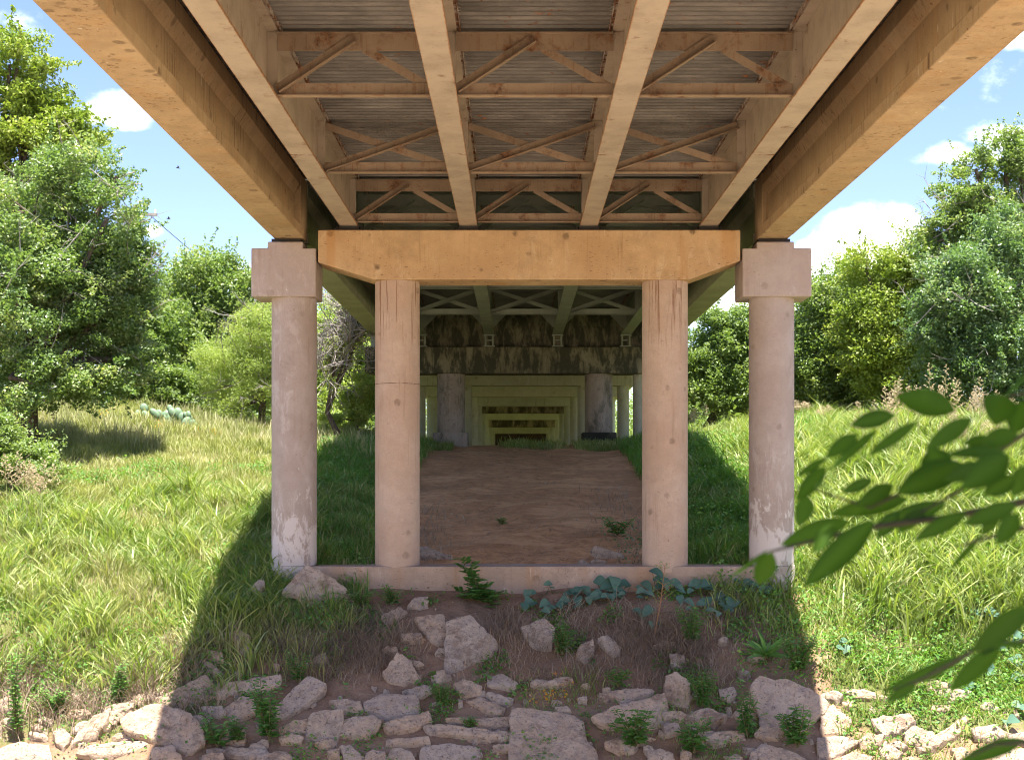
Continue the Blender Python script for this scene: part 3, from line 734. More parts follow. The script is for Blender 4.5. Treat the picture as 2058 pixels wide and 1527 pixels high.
rock_objs = []
for i, (z, ps, tilt, th, lab) in enumerate(ROCKS):
    ox, oy, s = OFF[z]
    poly = [(ox + float(a.split(',')[0])/s, oy + float(a.split(',')[1])/s) for a in ps.split()]
    o = make_rock(poly, float(tilt), float(th), i*1.37 + 1)
    name = 'boulder' if 'boulder' in lab or 'round' in lab else ('rubble_slab' if 'slab' in lab or 'ledge' in lab or 'beam-like' in lab else 'rubble_stone')
    o.name = name
    tag(o, lab, {'boulder': 'rock', 'rubble_slab': 'concrete slab', 'rubble_stone': 'stone'}[name], 'broken concrete rubble on the bank')
    rock_objs.append(o)

FILL = 'smaller tan stone filling a gap between the bigger slabs of the bank'
for i in range(64):
    py = random.uniform(1395, 1560) if i < 48 else random.uniform(1290, 1400)
    px = random.uniform(0, 2058) if py > 1380 else random.uniform(420, 1560)
    if 1020 < px < 1210 and py > 1400: px += 240
    w = random.uniform(20, 52) * (1 if i < 48 else .7); h = w*random.uniform(.4, .85); n = random.choice((5, 6, 7)); a0 = random.random()*6.28
    poly = [(px + w*.5*math.cos(a0+k*6.283/n)*random.uniform(.75,1.2), py + h*.5*math.sin(a0+k*6.283/n)*random.uniform(.75,1.2)) for k in range(n)]
    o = make_rock(poly, random.uniform(30, 62), random.uniform(.15, .4), 300 + i*2.3)
    o.name = 'rubble_stone'; tag(o, FILL, 'stone', 'filler stones in the rubble')

# small chips of rubble between the slabs: nobody could count them
def chips():
    vs = []; fs = []; rn = []
    k = 0
    for i in range(700):
        if random.random() < .72:
            x = random.uniform(-10.5, 10.5); y = random.uniform(24.9, 27.1)
        elif random.random() < .5:
            x = random.uniform(-2.5, 4.2); y = random.uniform(26.5, 29.6)
        else:
            x = random.uniform(-2.4, 3); y = random.uniform(31, 44)
        s = random.choice([.015, .02, .03, .03, .05, .07, .1]) if y < 27.2 else random.choice([.012, .015, .02, .03])
        c = Vector((x, y, float(H(x, y)) + s*.2))
        b = []
        for a in range(6):
            t = a*math.pi/3 + random.uniform(-.3, .3)
            b.append((math.cos(t)*s*random.uniform(.5,1.5), math.sin(t)*s*random.uniform(.5,1.5)))
        vs += [c + Vector((q[0], q[1], -s)) for q in b] + [c + Vector((q[0]*random.uniform(.4,.9), q[1]*random.uniform(.4,.9), s*random.uniform(.1,.6))) for q in b]
        fs += [(k+i2, k+(i2+1) % 6, k+6+(i2+1) % 6, k+6+i2) for i2 in range(6)]
        fs += [tuple(k+6+i2 for i2 in range(6))]
        k += 12
    m = MB(); m.add(vs, fs); o = m.build('rubble_chips', M['rock']); tag(o, kind='stuff')
chips()
def litter():
    vs = []; fs = []; k = 0
    for i in range(5200):
        x = random.gauss(.3, 1.7); y = 31.1 + 21*random.random()**1.5
        if abs(x-.3) > 3.2: continue
        a = random.random()*6.28; l = random.uniform(.02,.11); w = random.uniform(.003,.012); c0 = Vector((x, y, float(H(x, y)) + random.uniform(.006,.02)))
        u = Vector((math.cos(a)*l, math.sin(a)*l, random.uniform(-.15,.3)*l)); v = Vector((-math.sin(a)*w, math.cos(a)*w, 0))
        vs += [c0-u-v, c0+u-v*.4, c0+u+v*.4, c0-u+v]; fs.append((k,k+1,k+2,k+3)); k += 4
    m = MB(); m.add(vs, fs); o = m.build('leaf_litter', M['litter']); tag(o, kind='stuff')
litter()
def fbm(x, y, s, seed=0):
    return (np.sin(x*s+seed)*np.cos(y*s*1.3+seed*2) + .6*np.sin(x*s*2.3+y*s*1.7+seed) + .4*np.cos(x*s*4.1-y*s*3.7+seed*3)) / 2
# ------------------------------------------------------------------ grass
def blades(name, pos, h, w, mat, bend=(.2,.9), parent=None, rnd=None, droop=None):
    n = len(pos)
    if n == 0: return None
    ang = rng.uniform(0, 2*np.pi, n) if droop is None else droop
    h = h*np.clip(.85+.55*fbm(pos[:,0], pos[:,1], 2.3, 33), .35, 1.6)
    dx, dy = np.cos(ang), np.sin(ang)
    fa = rng.uniform(0, 2*np.pi, n); wx, wy = np.cos(fa), np.sin(fa)
    b = rng.uniform(bend[0], bend[1], n)
    V = np.empty((n, 8, 3), np.float32)
    for k, t in enumerate((0, .4, .75, 1.0)):
        hh = h * (t - .42*b*t*t*t); of = h*b*t*t*.85
        ww = w * (1, .9, .62, .06)[k] * .5
        cx = pos[:,0] + dx*of; cy = pos[:,1] + dy*of; cz = pos[:,2] + hh
        V[:,2*k,0] = cx - wx*ww; V[:,2*k,1] = cy - wy*ww; V[:,2*k,2] = cz
        V[:,2*k+1,0] = cx + wx*ww; V[:,2*k+1,1] = cy + wy*ww; V[:,2*k+1,2] = cz
    base = (np.arange(n)*8)[:,None,None]
    q = np.array([[0,1,3,2],[2,3,5,4],[4,5,7,6]])[None]
    Fc = (base + q).reshape(-1, 4)
    r = np.repeat(np.clip(rng.random(n)*.7 + .28*(1+fbm(pos[:,0], pos[:,1], 1.1, 21)) - .1, 0, 1) if rnd is None else rnd, 8)
    return np_mesh(name, V.reshape(-1, 3), Fc, mat, parent, r, sm=True)

def scatter(x0, x1, y0, y1, n, keep=None):
    x = rng.uniform(x0, x1, n); y = rng.uniform(y0, y1, n)
    if keep is not None:
        k = keep(x, y) > rng.random(n); x, y = x[k], y[k]
    return np.stack([x, y, H(x, y) - .02], -1)
SH = 5.6
def leftz(x, y): return sstep(-x, 2.7, 3.6)*(np.abs(x*1.0) < .43*y)
def rightz(x, y): return sstep(x, 3.3, 4.3)*(np.abs(x) < .43*y)

# left sunny slope
p = scatter(-24, -2.7, 36, 58, 175000, lambda x, y: leftz(x, y)*(.45+.55*(fbm(x,y,.8,1) > -.35)))
tag(blades('meadow_grass', p, rng.uniform(.22,.5,len(p)), rng.uniform(.012,.026,len(p)), M['grass']), kind='stuff')
p = scatter(-20, -4, 44, 57, 26000, lambda x, y: leftz(x, y)*(fbm(x,y,.35,4) > -.2)*.9)
tag(blades('seeding_grass', p, rng.uniform(.4,.75,len(p)), rng.uniform(.012,.03,len(p)), M['grass_pale'], (.1,.6)), kind='stuff')
p = scatter(-15, -2.9, 27.2, 38, 72000, lambda x, y: leftz(x, y)*sstep(y, 27, 28.6)*(.3+.7*(fbm(x,y,1.3,2) > -.3)))
tag(blades('slope_grass', p, rng.uniform(.25,.62,len(p)), rng.uniform(.012,.024,len(p)), M['grass'], (.2,1.0)), kind='stuff')
p = scatter(-12, -4.6, 26.9, 37, 17000, lambda x, y: leftz(x, y)*(fbm(x,y,1.1,7) > -.15))
tag(blades('long_bank_grass', p, rng.uniform(.55,1.1,len(p)), rng.uniform(.02,.042,len(p)), M['grass_lush'], (.5,1.1)), kind='stuff')
p = scatter(-12, -5.2, 26.3, 36, 11000, lambda x, y: leftz(x, y)*np.where(y < 28.6, .9, .3)*(fbm(x,y,1.7,9) > -.2))
p = np.concatenate([p, scatter(-12, -5.8, 25.9, 28.2, 9000, lambda x, y: (fbm(x,y,1.9,19) > -.5)*np.clip(1.3-abs(y-27.1), .2, 1))])
tag(blades('dry_bank_grass', p, rng.uniform(.3,.75,len(p)), rng.uniform(.008,.018,len(p)), M['straw'], (.4,1.2)), kind='stuff')
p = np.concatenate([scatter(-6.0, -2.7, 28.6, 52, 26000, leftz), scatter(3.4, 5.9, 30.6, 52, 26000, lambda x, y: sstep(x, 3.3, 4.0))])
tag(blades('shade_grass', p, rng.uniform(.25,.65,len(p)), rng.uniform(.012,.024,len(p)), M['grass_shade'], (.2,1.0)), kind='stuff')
# right bank, tall and dense
p = scatter(3.6, 21, 27.0, 52, 145000, lambda x, y: rightz(x, y)*np.maximum(sstep(y, 28, 29.5), .35*sstep(x, 5.2, 6.5))*np.where(y < 38, 1, .55))
tag(blades('bank_grass', p, rng.uniform(.3,.7,len(p)), rng.uniform(.015,.03,len(p)), M['grass_lush'], (.3,1.1)), kind='stuff')
p = scatter(5.8, 18, 28.4, 44, 34000, lambda x, y: rightz(x, y)*(fbm(x,y,.9,3) > -.35)*sstep(x, 5.6, 7.2))
tag(blades('tall_bank_grass', p, rng.uniform(.8,1.55,len(p)), rng.uniform(.024,.05,len(p)), M['grass_lush'], (.45,1.1)), kind='stuff')
# thin strips of grass round the bents at the crest
p = np.concatenate([scatter(-4.5, -2.2, 50.5, 53.5, 2500), scatter(2.0, 5.5, 50.5, 53.3, 4500), scatter(-.7, 1.9, 51.0, 56, 2200, lambda x, y: 1-sstep(np.abs(x-.6), .6, 1.4))])
tag(blades('crest_grass', p, rng.uniform(.12,.42,len(p)), rng.uniform(.014,.025,len(p)), M['grass_lush'], (.2,.9)), kind='stuff')
# thin grass and dead straw on the dirt bank
def near_c(cx, cy, rx, ry): return lambda x, y: np.clip(1.25-np.hypot((x-cx)/rx, (y-cy)/ry), 0, 1)
def bank_xy(px, py):
    D = ray_ground(px, py); return (px-CX)*D/F, D
L = []
for px, py, rx, n in ((800,1290,.6,500),(1010,1270,.5,450),(1150,1270,.6,600),(720,1330,.7,900),(1060,1330,.5,450),(1500,1240,.5,500),(655,1320,1.0,1500),(700,1280,.8,900),(590,1270,.6,400),(1300,1300,.9,900),(1390,1290,.9,900),(1240,1255,.8,600),(1345,1345,1.0,800),(1180,1350,.5,250),(840,1340,.25,160),(955,1340,.4,220),(1440,1330,.7,400)):
    x, y = bank_xy(px, py); L.append(scatter(x-rx*1.3, x+rx*1.3, y-.9, y+.9, n, near_c(x, y, rx, .7)))
p = np.concatenate(L + [l + np.array([.03,.05,0]) for l in L] + [l + np.array([-.07,-.03,0]) for l in L])
tag(blades('dead_straw', p, rng.uniform(.2,.65,len(p)), rng.uniform(.005,.014,len(p)), M['straw'], (.6,1.6)), kind='stuff')
L = []
for px, py, rx, n in ((520,1215,.9,1800),(600,1200,.6,800),(470,1300,.8,1300),(560,1290,.6,800),(900,1410,.3,300),(1110,1400,.8,900),(1180,1390,.5,500),(1400,1395,.7,900),(1420,1500,.6,700),(1100,1395,.5,300),(1250,1480,.7,600),(1555,1225,.5,900),(1590,1300,.5,900),(440,1250,.8,1400),(1040,1490,.25,200),(1660,1370,.8,1200),(1760,1350,1.0,1400),(1900,1330,1.0,1400),(1340,1440,.4,400)):
    x, y = bank_xy(px, py); L.append(scatter(x-rx*1.3, x+rx*1.3, y-.7, y+.7, n, near_c(x, y, rx, .5)))
p = np.concatenate(L)
tag(blades('sparse_grass', p, rng.uniform(.08,.3,len(p)), rng.uniform(.008,.018,len(p)), M['grass_lush'], (.3,1.1)), kind='stuff')

# ------------------------------------------------------------------ leaves
def leaf_arrays(c, size, up=.5, aspect=.55, fold=.25, outward=None):
    """c: n x 3 leaf centres; every leaf is two triangles folded along its midrib"""
    n = len(c)
    nv = rng.normal(size=(n, 3)); nv[:,2] = np.abs(nv[:,2]) + up
    if outward is not None: nv += outward*.5
    nv /= np.linalg.norm(nv, axis=1)[:,None]
    t = rng.normal(size=(n, 3)); t -= (t*nv).sum(1)[:,None]*nv; t /= np.linalg.norm(t, axis=1)[:,None]
    b = np.cross(nv, t)
    s = (size if np.ndim(size) else np.full(n, size))*rng.uniform(.65, 1.3, n)
    s = s[:,None]
    V = np.empty((n, 4, 3), np.float32)
    V[:,0] = c - t*s*.5; V[:,1] = c + b*s*aspect*.5 + nv*s*fold*.4 - t*s*.05; V[:,2] = c + t*s*.5; V[:,3] = c - b*s*aspect*.5 + nv*s*fold*.4 - t*s*.05
    base = (np.arange(n)*4)[:,None,None]
    Fc = (base + np.array([[0,2,1],[0,3,2]])[None]).reshape(-1, 3)
    return V.reshape(-1, 3), Fc

def leaf_obj(name, c, size, mat, parent=None, rnd=None, **k):
    V, Fc = leaf_arrays(np.asarray(c), size, **k)
    r = np.repeat(rng.random(len(c)) if rnd is None else rnd, 4)
    return np_mesh(name, V, Fc, mat, parent, r)

p = scatter(5.3, 12.5, 25.3, 28.6, 16000, lambda x, y: (fbm(x,y,1.3,71) > -.3)*sstep(x, 5.3, 6.2)*(.3+.7*sstep(y, 25.8, 27.4)))
tag(blades('rubble_grass', p, rng.uniform(.12,.45,len(p)), rng.uniform(.012,.026,len(p)), M['grass_lush'], (.3,1.1)), kind='stuff')
p = np.concatenate([scatter(-2.3, -1.2, 31.0, 37, 700, lambda x, y: np.clip(1-(x+2.3)/1.1, 0, 1)), scatter(1.5, 2.9, 31.0, 40, 900, lambda x, y: np.clip((x-1.5)/1.4, 0, 1))])
tag(blades('fringe_grass', p, rng.uniform(.1,.4,len(p)), rng.uniform(.007,.016,len(p)), M['straw'], (.3,1.2)), kind='stuff')
# broad leaved weeds woven through the turf
def weeds(name, x0, x1, y0, y1, n, size, keep, hmax, mat):
    p = scatter(x0, x1, y0, y1, n, keep)
    p[:,2] += rng.uniform(.03, 1, len(p))**1.3 * hmax
    tag(leaf_obj(name, p, size, mat, None, up=.7, aspect=.6), kind='stuff')
weeds('ground_weeds', -12, 14, 25.2, 28.2, 80000, .075, lambda x, y: sstep(np.abs(x-.2), 5.2, 6.4)*(fbm(x,y,1.5,27) > -.45)*np.where(x < 0, .3, 1)*(.18+.82*sstep(y, 25.9, 26.9)), .24, M['leaf_weed'])
weeds('rubble_weeds', -6, 6.2, 24.6, 26.6, 15000, .065, lambda x, y: np.clip((fbm(x,y,1.9,61)-.05)*2, 0, 1)*1., .22, M['leaf_weed'])
weeds('shade_weeds', -6.3, -2.8, 28.3, 50, 16000, .08, lambda x, y: sstep(-x, 2.8, 3.6)*(fbm(x,y,1.4,83) > -.2), .4, M['leaf_weed'])
weeds('bank_cover', -5, 5.8, 26.0, 29.9, 34000, .085, lambda x, y: (np.maximum(fbm(x,y,1.6,41)-.25, 0)*2.2*(x > .8) + np.maximum(fbm(x,y,1.6,47)-.2, 0)*2)*1., .14, M['leaf_weed'])
weeds('low_weeds', -12, -3, 26.6, 42, 44000, .075, lambda x, y: leftz(x, y)*(fbm(x,y,1.0,12) > .02), .35, M['leaf_weed'])
weeds('bank_weeds', 4, 17, 27.0, 46, 46000, .085, lambda x, y: rightz(x, y)*(fbm(x,y,.9,15) > -.25), .6, M['leaf_weed'])
weeds('shaded_weeds', 3.4, 6, 30.8, 50, 9000, .08, lambda x, y: sstep(x, 3.4, 4.2)*(fbm(x,y,1.2,5) > -.3), .45, M['leaf_weed'])
weeds('creeping_weeds', 1.5, 4.4, 31, 35, 1500, .075, lambda x, y: sstep(x, 1.7, 3.2), .2, M['leaf_blue'])

# ------------------------------------------------------------------ trees
def tree(name, label, base, blobs, leaf, nleaf, leafmat_, trunk_r, cat='tree', group=None, bark='bark', clump=.75, limbs=26, up=.5, aspect=.55, twigs=0, lean=None, spray=.0):
    """base (px,py,D) of the trunk foot; blobs: (px,py,rx,ry,dD) crown masses as seen in the photograph, given depth and thickness"""
    bx, by, D = base
    b0 = P(bx, by, D); b0.z = float(H(b0.x, D)) - .15
    root = empty(name, b0, label, cat, group)
    cs = []; rs = []; owner = []
    W = []
    for (px, py, rx, ry, dD) in blobs:
        d = D + dD; W.append((np.array(P(px, py, d)), np.array([rx*d/F, max(rx*d/F*.85, 1.2), ry*d/F])))
    vol = np.array([w[1].prod()**.72 for w in W]); vol /= vol.sum()
    ncl = max(14, int(nleaf/230))
    for k, (c, r) in enumerate(W):
        n = max(5, int(ncl*vol[k]))
        d = rng.normal(size=(n, 3)); d /= np.linalg.norm(d, axis=1)[:,None]
        rad = rng.uniform(.35, 1.0, n)**.6
        q = c + d*rad[:,None]*r*.92
        cs.append(q); rs.append(np.full(n, clump)*rng.uniform(.45, 1.2, n)*min(1.0, r.min()/1.4+.25)); owner += [k]*n
    cs = np.concatenate(cs); rs = np.concatenate(rs); owner = np.array(owner)
    g = H(cs[:,0], cs[:,1]); cs[:,2] = np.maximum(cs[:,2], g + .35)
    # leaves
    w = rs**2; w = w/w.sum()
    idx = rng.choice(len(cs), nleaf, p=w)
    d = rng.normal(size=(nleaf, 3)); d /= np.linalg.norm(d, axis=1)[:,None]
    rad = rng.random(nleaf)**.42
    tall = np.array([1.0, 1.0, .62])
    pos = cs[idx] + d*(rad*rs[idx])[:,None]*tall
    # sprays that reach out of the clump and break up the outline
    ns = int(nleaf*.16)
    cen = np.stack([W[o][0] for o in owner])
    ii = rng.choice(len(cs), 260 if nleaf > 15000 else 90)
    sd = (cs[ii]-cen[ii]); sd /= np.linalg.norm(sd, axis=1)[:,None]+1e-6; sd += rng.normal(size=sd.shape)*.45; sd[:,2] += .15
    sd /= np.linalg.norm(sd, axis=1)[:,None]
    jj = rng.integers(0, len(ii), ns)
    tt = rng.random(ns)
    sp = cs[ii][jj] + sd[jj]*(tt*(rs[ii][jj]*1.0+.55))[:,None] + rng.normal(size=(ns, 3))*(.11*(1.15-tt))[:,None]
    pos = np.concatenate([pos, sp])
    pos[:,2] = np.maximum(pos[:,2], H(pos[:,0], pos[:,1]) + .03)
    tone = rng.random(len(cs))
    rn = np.clip(np.concatenate([tone[idx], tone[ii][jj]])*.55 + rng.random(len(pos))*.5, 0, 1)
    leaf_obj('crown', pos, leaf, leafmat_, root, rn, up=up, aspect=aspect)
    # trunk and limbs
    m = MB()
    top = Vector(W[int(np.argmax(vol))][0])
    fork = b0.lerp(Vector((top.x, top.y, top.z)), .55); fork += Vector((random.uniform(-.3,.3), 0, 0))
    if lean: fork += Vector(lean)
    m.tube([b0, b0.lerp(fork, .35) + Vector((random.uniform(-.12,.12), 0, 0)), fork], [trunk_r*1.25, trunk_r, trunk_r*.75], 9)
    hubs = []
    for c, r in W:
        c = Vector(c); mid = fork.lerp(c, .5) + Vector((random.uniform(-.3,.3), random.uniform(-.3,.3), random.uniform(0,.4)))
        m.tube([fork, mid, c], [trunk_r*.6, trunk_r*.4, trunk_r*.2], 7); hubs.append((c, mid))
    for i in rng.choice(len(cs), min(limbs, len(cs)), replace=False):
        c, mid = hubs[owner[i]]; e = Vector(cs[i]); k = c.lerp(mid, random.uniform(0,.6))
        m.tube([k, k.lerp(e, .5) + Vector((random.uniform(-.2,.2), random.uniform(-.2,.2), random.uniform(-.05,.25))), e], [trunk_r*.22, trunk_r*.14, .012], 5, False)
    m.build('trunk', M[bark], root, sm='auto')
    if twigs:
        t = MB()
        for _ in range(twigs):
            i = random.randrange(len(cs)); e = Vector(cs[i])
            v = Vector((random.gauss(0,.6), random.gauss(-.3,.5), random.gauss(.25,.5))).normalized(); l = random.uniform(.5, 1.5)
            a = e - v*.3; bb = e + v*l*.6 + Vector((0,0,random.uniform(-.1,.15))); cc = e + v*l + Vector((random.uniform(-.25,.25), 0, random.uniform(-.1,.3)))
            t.tube([a, bb, cc], [.022, .014, .005], 4, False)
            for _ in range(3):
                s = bb.lerp(cc, random.random()); v2 = (v + Vector((random.gauss(0,.7), random.gauss(0,.7), random.gauss(.1,.6)))).normalized()
                t.tube([s, s + v2*random.uniform(.2,.6)], [.009, .003], 3, False)
        t.build('dead_twigs', M['greywood'], root)['kind'] = 'stuff'
    return root

TG = 'trees beyond the bridge'
tree('ash_tree', 'tall bright yellow-green tree rising into the sky at the left frame edge', (-60, 830, 50),
     [(20,130,95,70,0),(70,300,110,120,1),(-60,330,130,170,0),(10,520,160,150,2),(-80,620,150,170,0),(150,255,45,30,0),(60,180,80,70,0),(110,380,80,60,1),(40,80,40,50,0),(125,250,55,55,0),(175,315,45,45,0),(60,270,110,90,0)], .18, 76000, M['leaf_bright'], .28, group=TG, up=.35, aspect=.42)
tree('oak_tree', 'broad fine-leaved grey-green tree with bare grey twigs, in front of the bright left tree', (60, 830, 43),
     [(150,350,85,75,0),(60,420,150,110,0),(215,440,65,70,-1),(190,560,125,120,0),(30,620,170,150,-1),(150,720,150,95,0),(20,760,120,70,-2),(250,600,55,100,0),(285,520,28,60,0),(110,560,130,120,0),(120,790,120,50,-1),(240,720,60,80,0),(40,520,120,90,-1),(250,500,45,60,0),(262,445,38,50,0),(235,355,45,40,0)], .105, 132000, M['leaf_fine'], .3, group=TG, twigs=130, clump=.62, aspect=.6)
tree('oak_tree', 'rounded dark green tree in the gap between the left tree and the left outer column', (390, 860, 60),
     [(400,560,70,60,0),(340,600,60,70,1),(470,600,60,70,0),(430,680,100,90,0),(350,740,70,90,0),(500,690,50,90,2),(535,660,40,80,2),(500,575,50,50,1),(445,545,45,40,0),(380,650,110,90,1),(480,760,70,90,1)], .14, 62000, M['leaf_dark'], .26, group=TG, clump=.8)
tree('oak_tree', 'low dark green bushy tree behind the prickly pear', (290, 850, 56),
     [(260,690,70,80,0),(300,770,90,75,0),(200,780,90,50,0),(380,800,70,50,1),(450,820,50,45,1),(330,660,40,60,1),(300,640,70,60,1),(420,760,70,70,1)], .13, 52000, M['leaf_dark'], .16, group=TG, clump=.62)
tree('mesquite_tree', 'feathery pale green tree leaning out behind the left outer column', (515, 875, 53),
     [(500,670,55,45,0),(460,720,55,45,0),(520,740,60,60,0),(440,780,35,35,0),(560,660,40,40,0),(500,800,40,30,0),(430,720,35,40,0),(470,830,45,30,0),(540,800,40,50,0),(520,640,50,30,0)], .085, 44000, M['leaf_mesq'], .14, group=TG, clump=.6, aspect=.3, twigs=50, up=.2)
tree('mesquite_tree', 'sparse pale tree with bare grey branches between the two left columns', (690, 880, 50),
     [(690,690,40,50,0),(660,750,35,40,0),(720,640,35,40,0),(700,610,30,20,0)], .08, 7000, M['leaf_mesq'], .11, group=TG, clump=.7, aspect=.3, twigs=320, lean=(-.25,0,-.6))
tree('oak_tree', 'green tree filling the background between the two left columns', (700, 880, 66),
     [(690,640,70,50,0),(640,720,60,90,0),(730,740,60,100,0),(680,800,90,60,0),(600,700,60,90,0)], .15, 40000, M['leaf_mesq'], .2, group=TG)
tree('bush', 'bright green bush against the inner edge of the left inner column', (715, 880, 52),
     [(720,810,35,35,0),(700,845,40,28,0),(740,770,25,30,0),(660,850,40,22,0)], .11, 14000, M['leaf_mesq'], .06, cat='bush', clump=.5, aspect=.45, limbs=8)
tree('bush', 'dark leafy bush at the left frame edge on the sunny slope', (20, 960, 37),
     [(10,870,55,40,0),(50,920,60,35,0),(-10,930,60,50,0),(90,940,35,22,0)], .085, 20000, M['leaf_dark'], .05, cat='bush', clump=.5, limbs=8)
# right side
tree('oak_tree', 'tree with low hanging crown between the two right columns', (1420, 885, 62),
     [(1440,670,60,45,0),(1480,720,60,70,0),(1410,740,40,60,0),(1450,790,60,45,0),(1500,800,50,50,0),(1390,820,22,40,0),(1530,700,50,80,0),(1470,650,60,45,0),(1430,760,60,60,0)], .13, 56000, M['leaf_dark'], .22, group=TG)
tree('oak_tree', 'rounded tree right beside the right outer column', (1640, 875, 57),
     [(1650,610,55,55,0),(1700,590,70,60,0),(1640,700,70,90,0),(1720,700,90,90,0),(1660,800,80,60,0),(1590,760,60,90,1),(1680,640,80,70,0),(1700,780,90,80,0),(1740,560,60,50,1)], .13, 66000, M['leaf_dark'], .25, group=TG)
tree('oak_tree', 'light green tree in the middle of the right row with a domed top', (1790, 870, 54),
     [(1810,560,70,55,0),(1770,640,90,80,0),(1860,640,80,100,0),(1800,740,110,70,0),(1900,560,60,60,0),(1830,520,60,50,0),(1780,690,110,100,0),(1870,790,90,60,0),(1740,540,50,45,0)], .12, 72000, M['leaf_bright'], .26, group=TG, aspect=.6)
tree('oak_tree', 'tall bluish green tree in front at the right frame edge', (2010, 860, 45),
     [(1960,560,75,70,0),(2040,500,90,90,0),(1930,660,90,90,0),(2030,680,110,120,0),(1960,760,110,60,0),(1900,720,60,50,0),(1980,600,110,110,0),(1900,600,60,80,0),(2050,790,80,60,0)], .11, 95000, M['leaf_blue'], .3, group=TG, clump=.62, twigs=40)
tree('oak_tree', 'ragged topped tree high in the upper right, behind the bluish one', (2060, 860, 52),
     [(1920,400,50,40,0),(1960,340,40,40,0),(2000,430,80,60,0),(2050,320,50,60,0),(1890,470,45,40,0),(2080,470,90,110,0),(2020,290,25,25,0),(1960,450,80,70,0),(1900,540,60,60,0)], .125, 56000, M['leaf_dark'], .3, group=TG, clump=.6, twigs=25)

# far-off wood closing the horizon
def wood():
    cs = []
    for x0, x1, y0, y1, n, h in ((-70,-15,72,95,520,7.5),(16,75,72,95,520,7.5),(-22,-14,75,130,330,7.5),(14.5,23,75,130,330,7.5),(-30,-18,64,74,160,8),(-12,-8.2,60,100,170,4.2),(8.4,13,60,105,170,5),(-17,-6.4,108,140,260,8),(7,18,108,140,260,8)):
        x = rng.uniform(x0, x1, n); y = rng.uniform(y0, y1, n); z = H(x, y) + rng.random(n)**.8*h*(.75+.25*np.sin(x*.5))
        cs.append(np.stack([x, y, z], -1))
    cs = np.concatenate(cs); n = 135000
    i = rng.integers(0, len(cs), n); d = rng.normal(size=(n, 3))*np.array([.85,.85,.55])
    p = cs[i] + d; p[:,2] = np.maximum(p[:,2], H(p[:,0], p[:,1])+.05)
    k = (np.abs(p[:,0]-.3) > 6.4)
    tone = rng.random(len(cs))
    tag(leaf_obj('far_wood', p[k], .3, M['leaf_dark'], None, np.clip(tone[i]*.5+rng.random(n)*.5, 0, 1)[k]), kind='stuff')
wood()

# ------------------------------------------------------------------ named plants
def leafshape(m, base, d, nrm, length, width, kind='oval', curl=.15):
    """one leaf blade of several faces, folded along the midrib"""
    d = Vector(d).normalized(); nrm = Vector(nrm); nrm = (nrm - d*nrm.dot(d)).normalized(); b = d.cross(nrm)
    prof = {'oval': [(0,.04),(.12,.55),(.3,.95),(.5,1),(.72,.8),(.9,.38),(1,.02)],
            'lance': [(0,.1),(.15,.6),(.4,1),(.7,.7),(1,.02)],
            'heart': [(-.14,.3),(-.06,.85),(.1,1.18),(.28,1.08),(.5,1.0),(.72,.62),(.92,.3),(1,.02)]}[kind]
    vs = []; fs = []
    for t, w in prof:
        c = base + d*(t*length) - nrm*(curl*length*t*t)
        e = nrm*(width*.5*w*.28)
        vs += [c - b*(width*.5*w) + e, c, c + b*(width*.5*w) + e]
    for i in range(len(prof)-1):
        k = 3*i; fs += [(k,k+1,k+4,k+3),(k+1,k+2,k+5,k+4)]
    m.add(vs, fs)

def set_rnd(o, per=1):
    me = o.data; n = len(me.vertices); a = me.attributes.new('rnd', 'FLOAT', 'POINT')
    r = np.repeat(rng.random(n//per + 1), per)[:n]; a.data.foreach_set('value', r.astype(np.float32)); smooth(me)

def weed(label, px, py, hpx, wpx, leaf, nst, name='weed', mat='leaf_weed', kind='oval', lpx=9, asp=.55, group='leafy weeds among the rubble', cat='weed'):
    D = ray_ground(px, min(py, 1520)); s = D/F; b = P(px, py, D); b.z = float(H(b.x, b.y)); b.y -= .12
    h, w = hpx*s, wpx*s
    root = empty(name, b, label, cat, group); st = MB(); lf = MB()
    for i in range(nst):
        f = random.uniform(.55, 1); top = b + Vector((random.uniform(-.5,.5)*w, random.uniform(-.25,.15)*w, h*f))
        mid = b.lerp(top, .5) + Vector((random.uniform(-.05,.05), random.uniform(-.05,.05), h*.06))
        st.tube([b, mid, top], [.009, .007, .003], 5, False)
        nl = max(6, int(h*f/(leaf*.36)))
        for k in range(nl):
            t = .12 + .88*k/nl; q = b.lerp(mid, t*2) if t < .5 else mid.lerp(top, t*2-1)
            for sgn in (1, -1):
                a = k*1.9 + (0 if sgn > 0 else math.pi) + random.uniform(-.4,.4)
                d = Vector((math.cos(a), math.sin(a)*.8, random.uniform(-.1,.5))); L_ = leaf*random.uniform(.6,1.25)*(1.15-.45*t)
                leafshape(lf, q + d*.02, d, Vector((random.uniform(-.3,.3), -.3, 1)), L_, L_*asp, kind, random.uniform(0,.35))
    st.build('stem', M['stem'], root)
    o = lf.build('foliage', M[mat], root); set_rnd(o, {'oval':21,'lance':15,'heart':24}[kind])
    return root

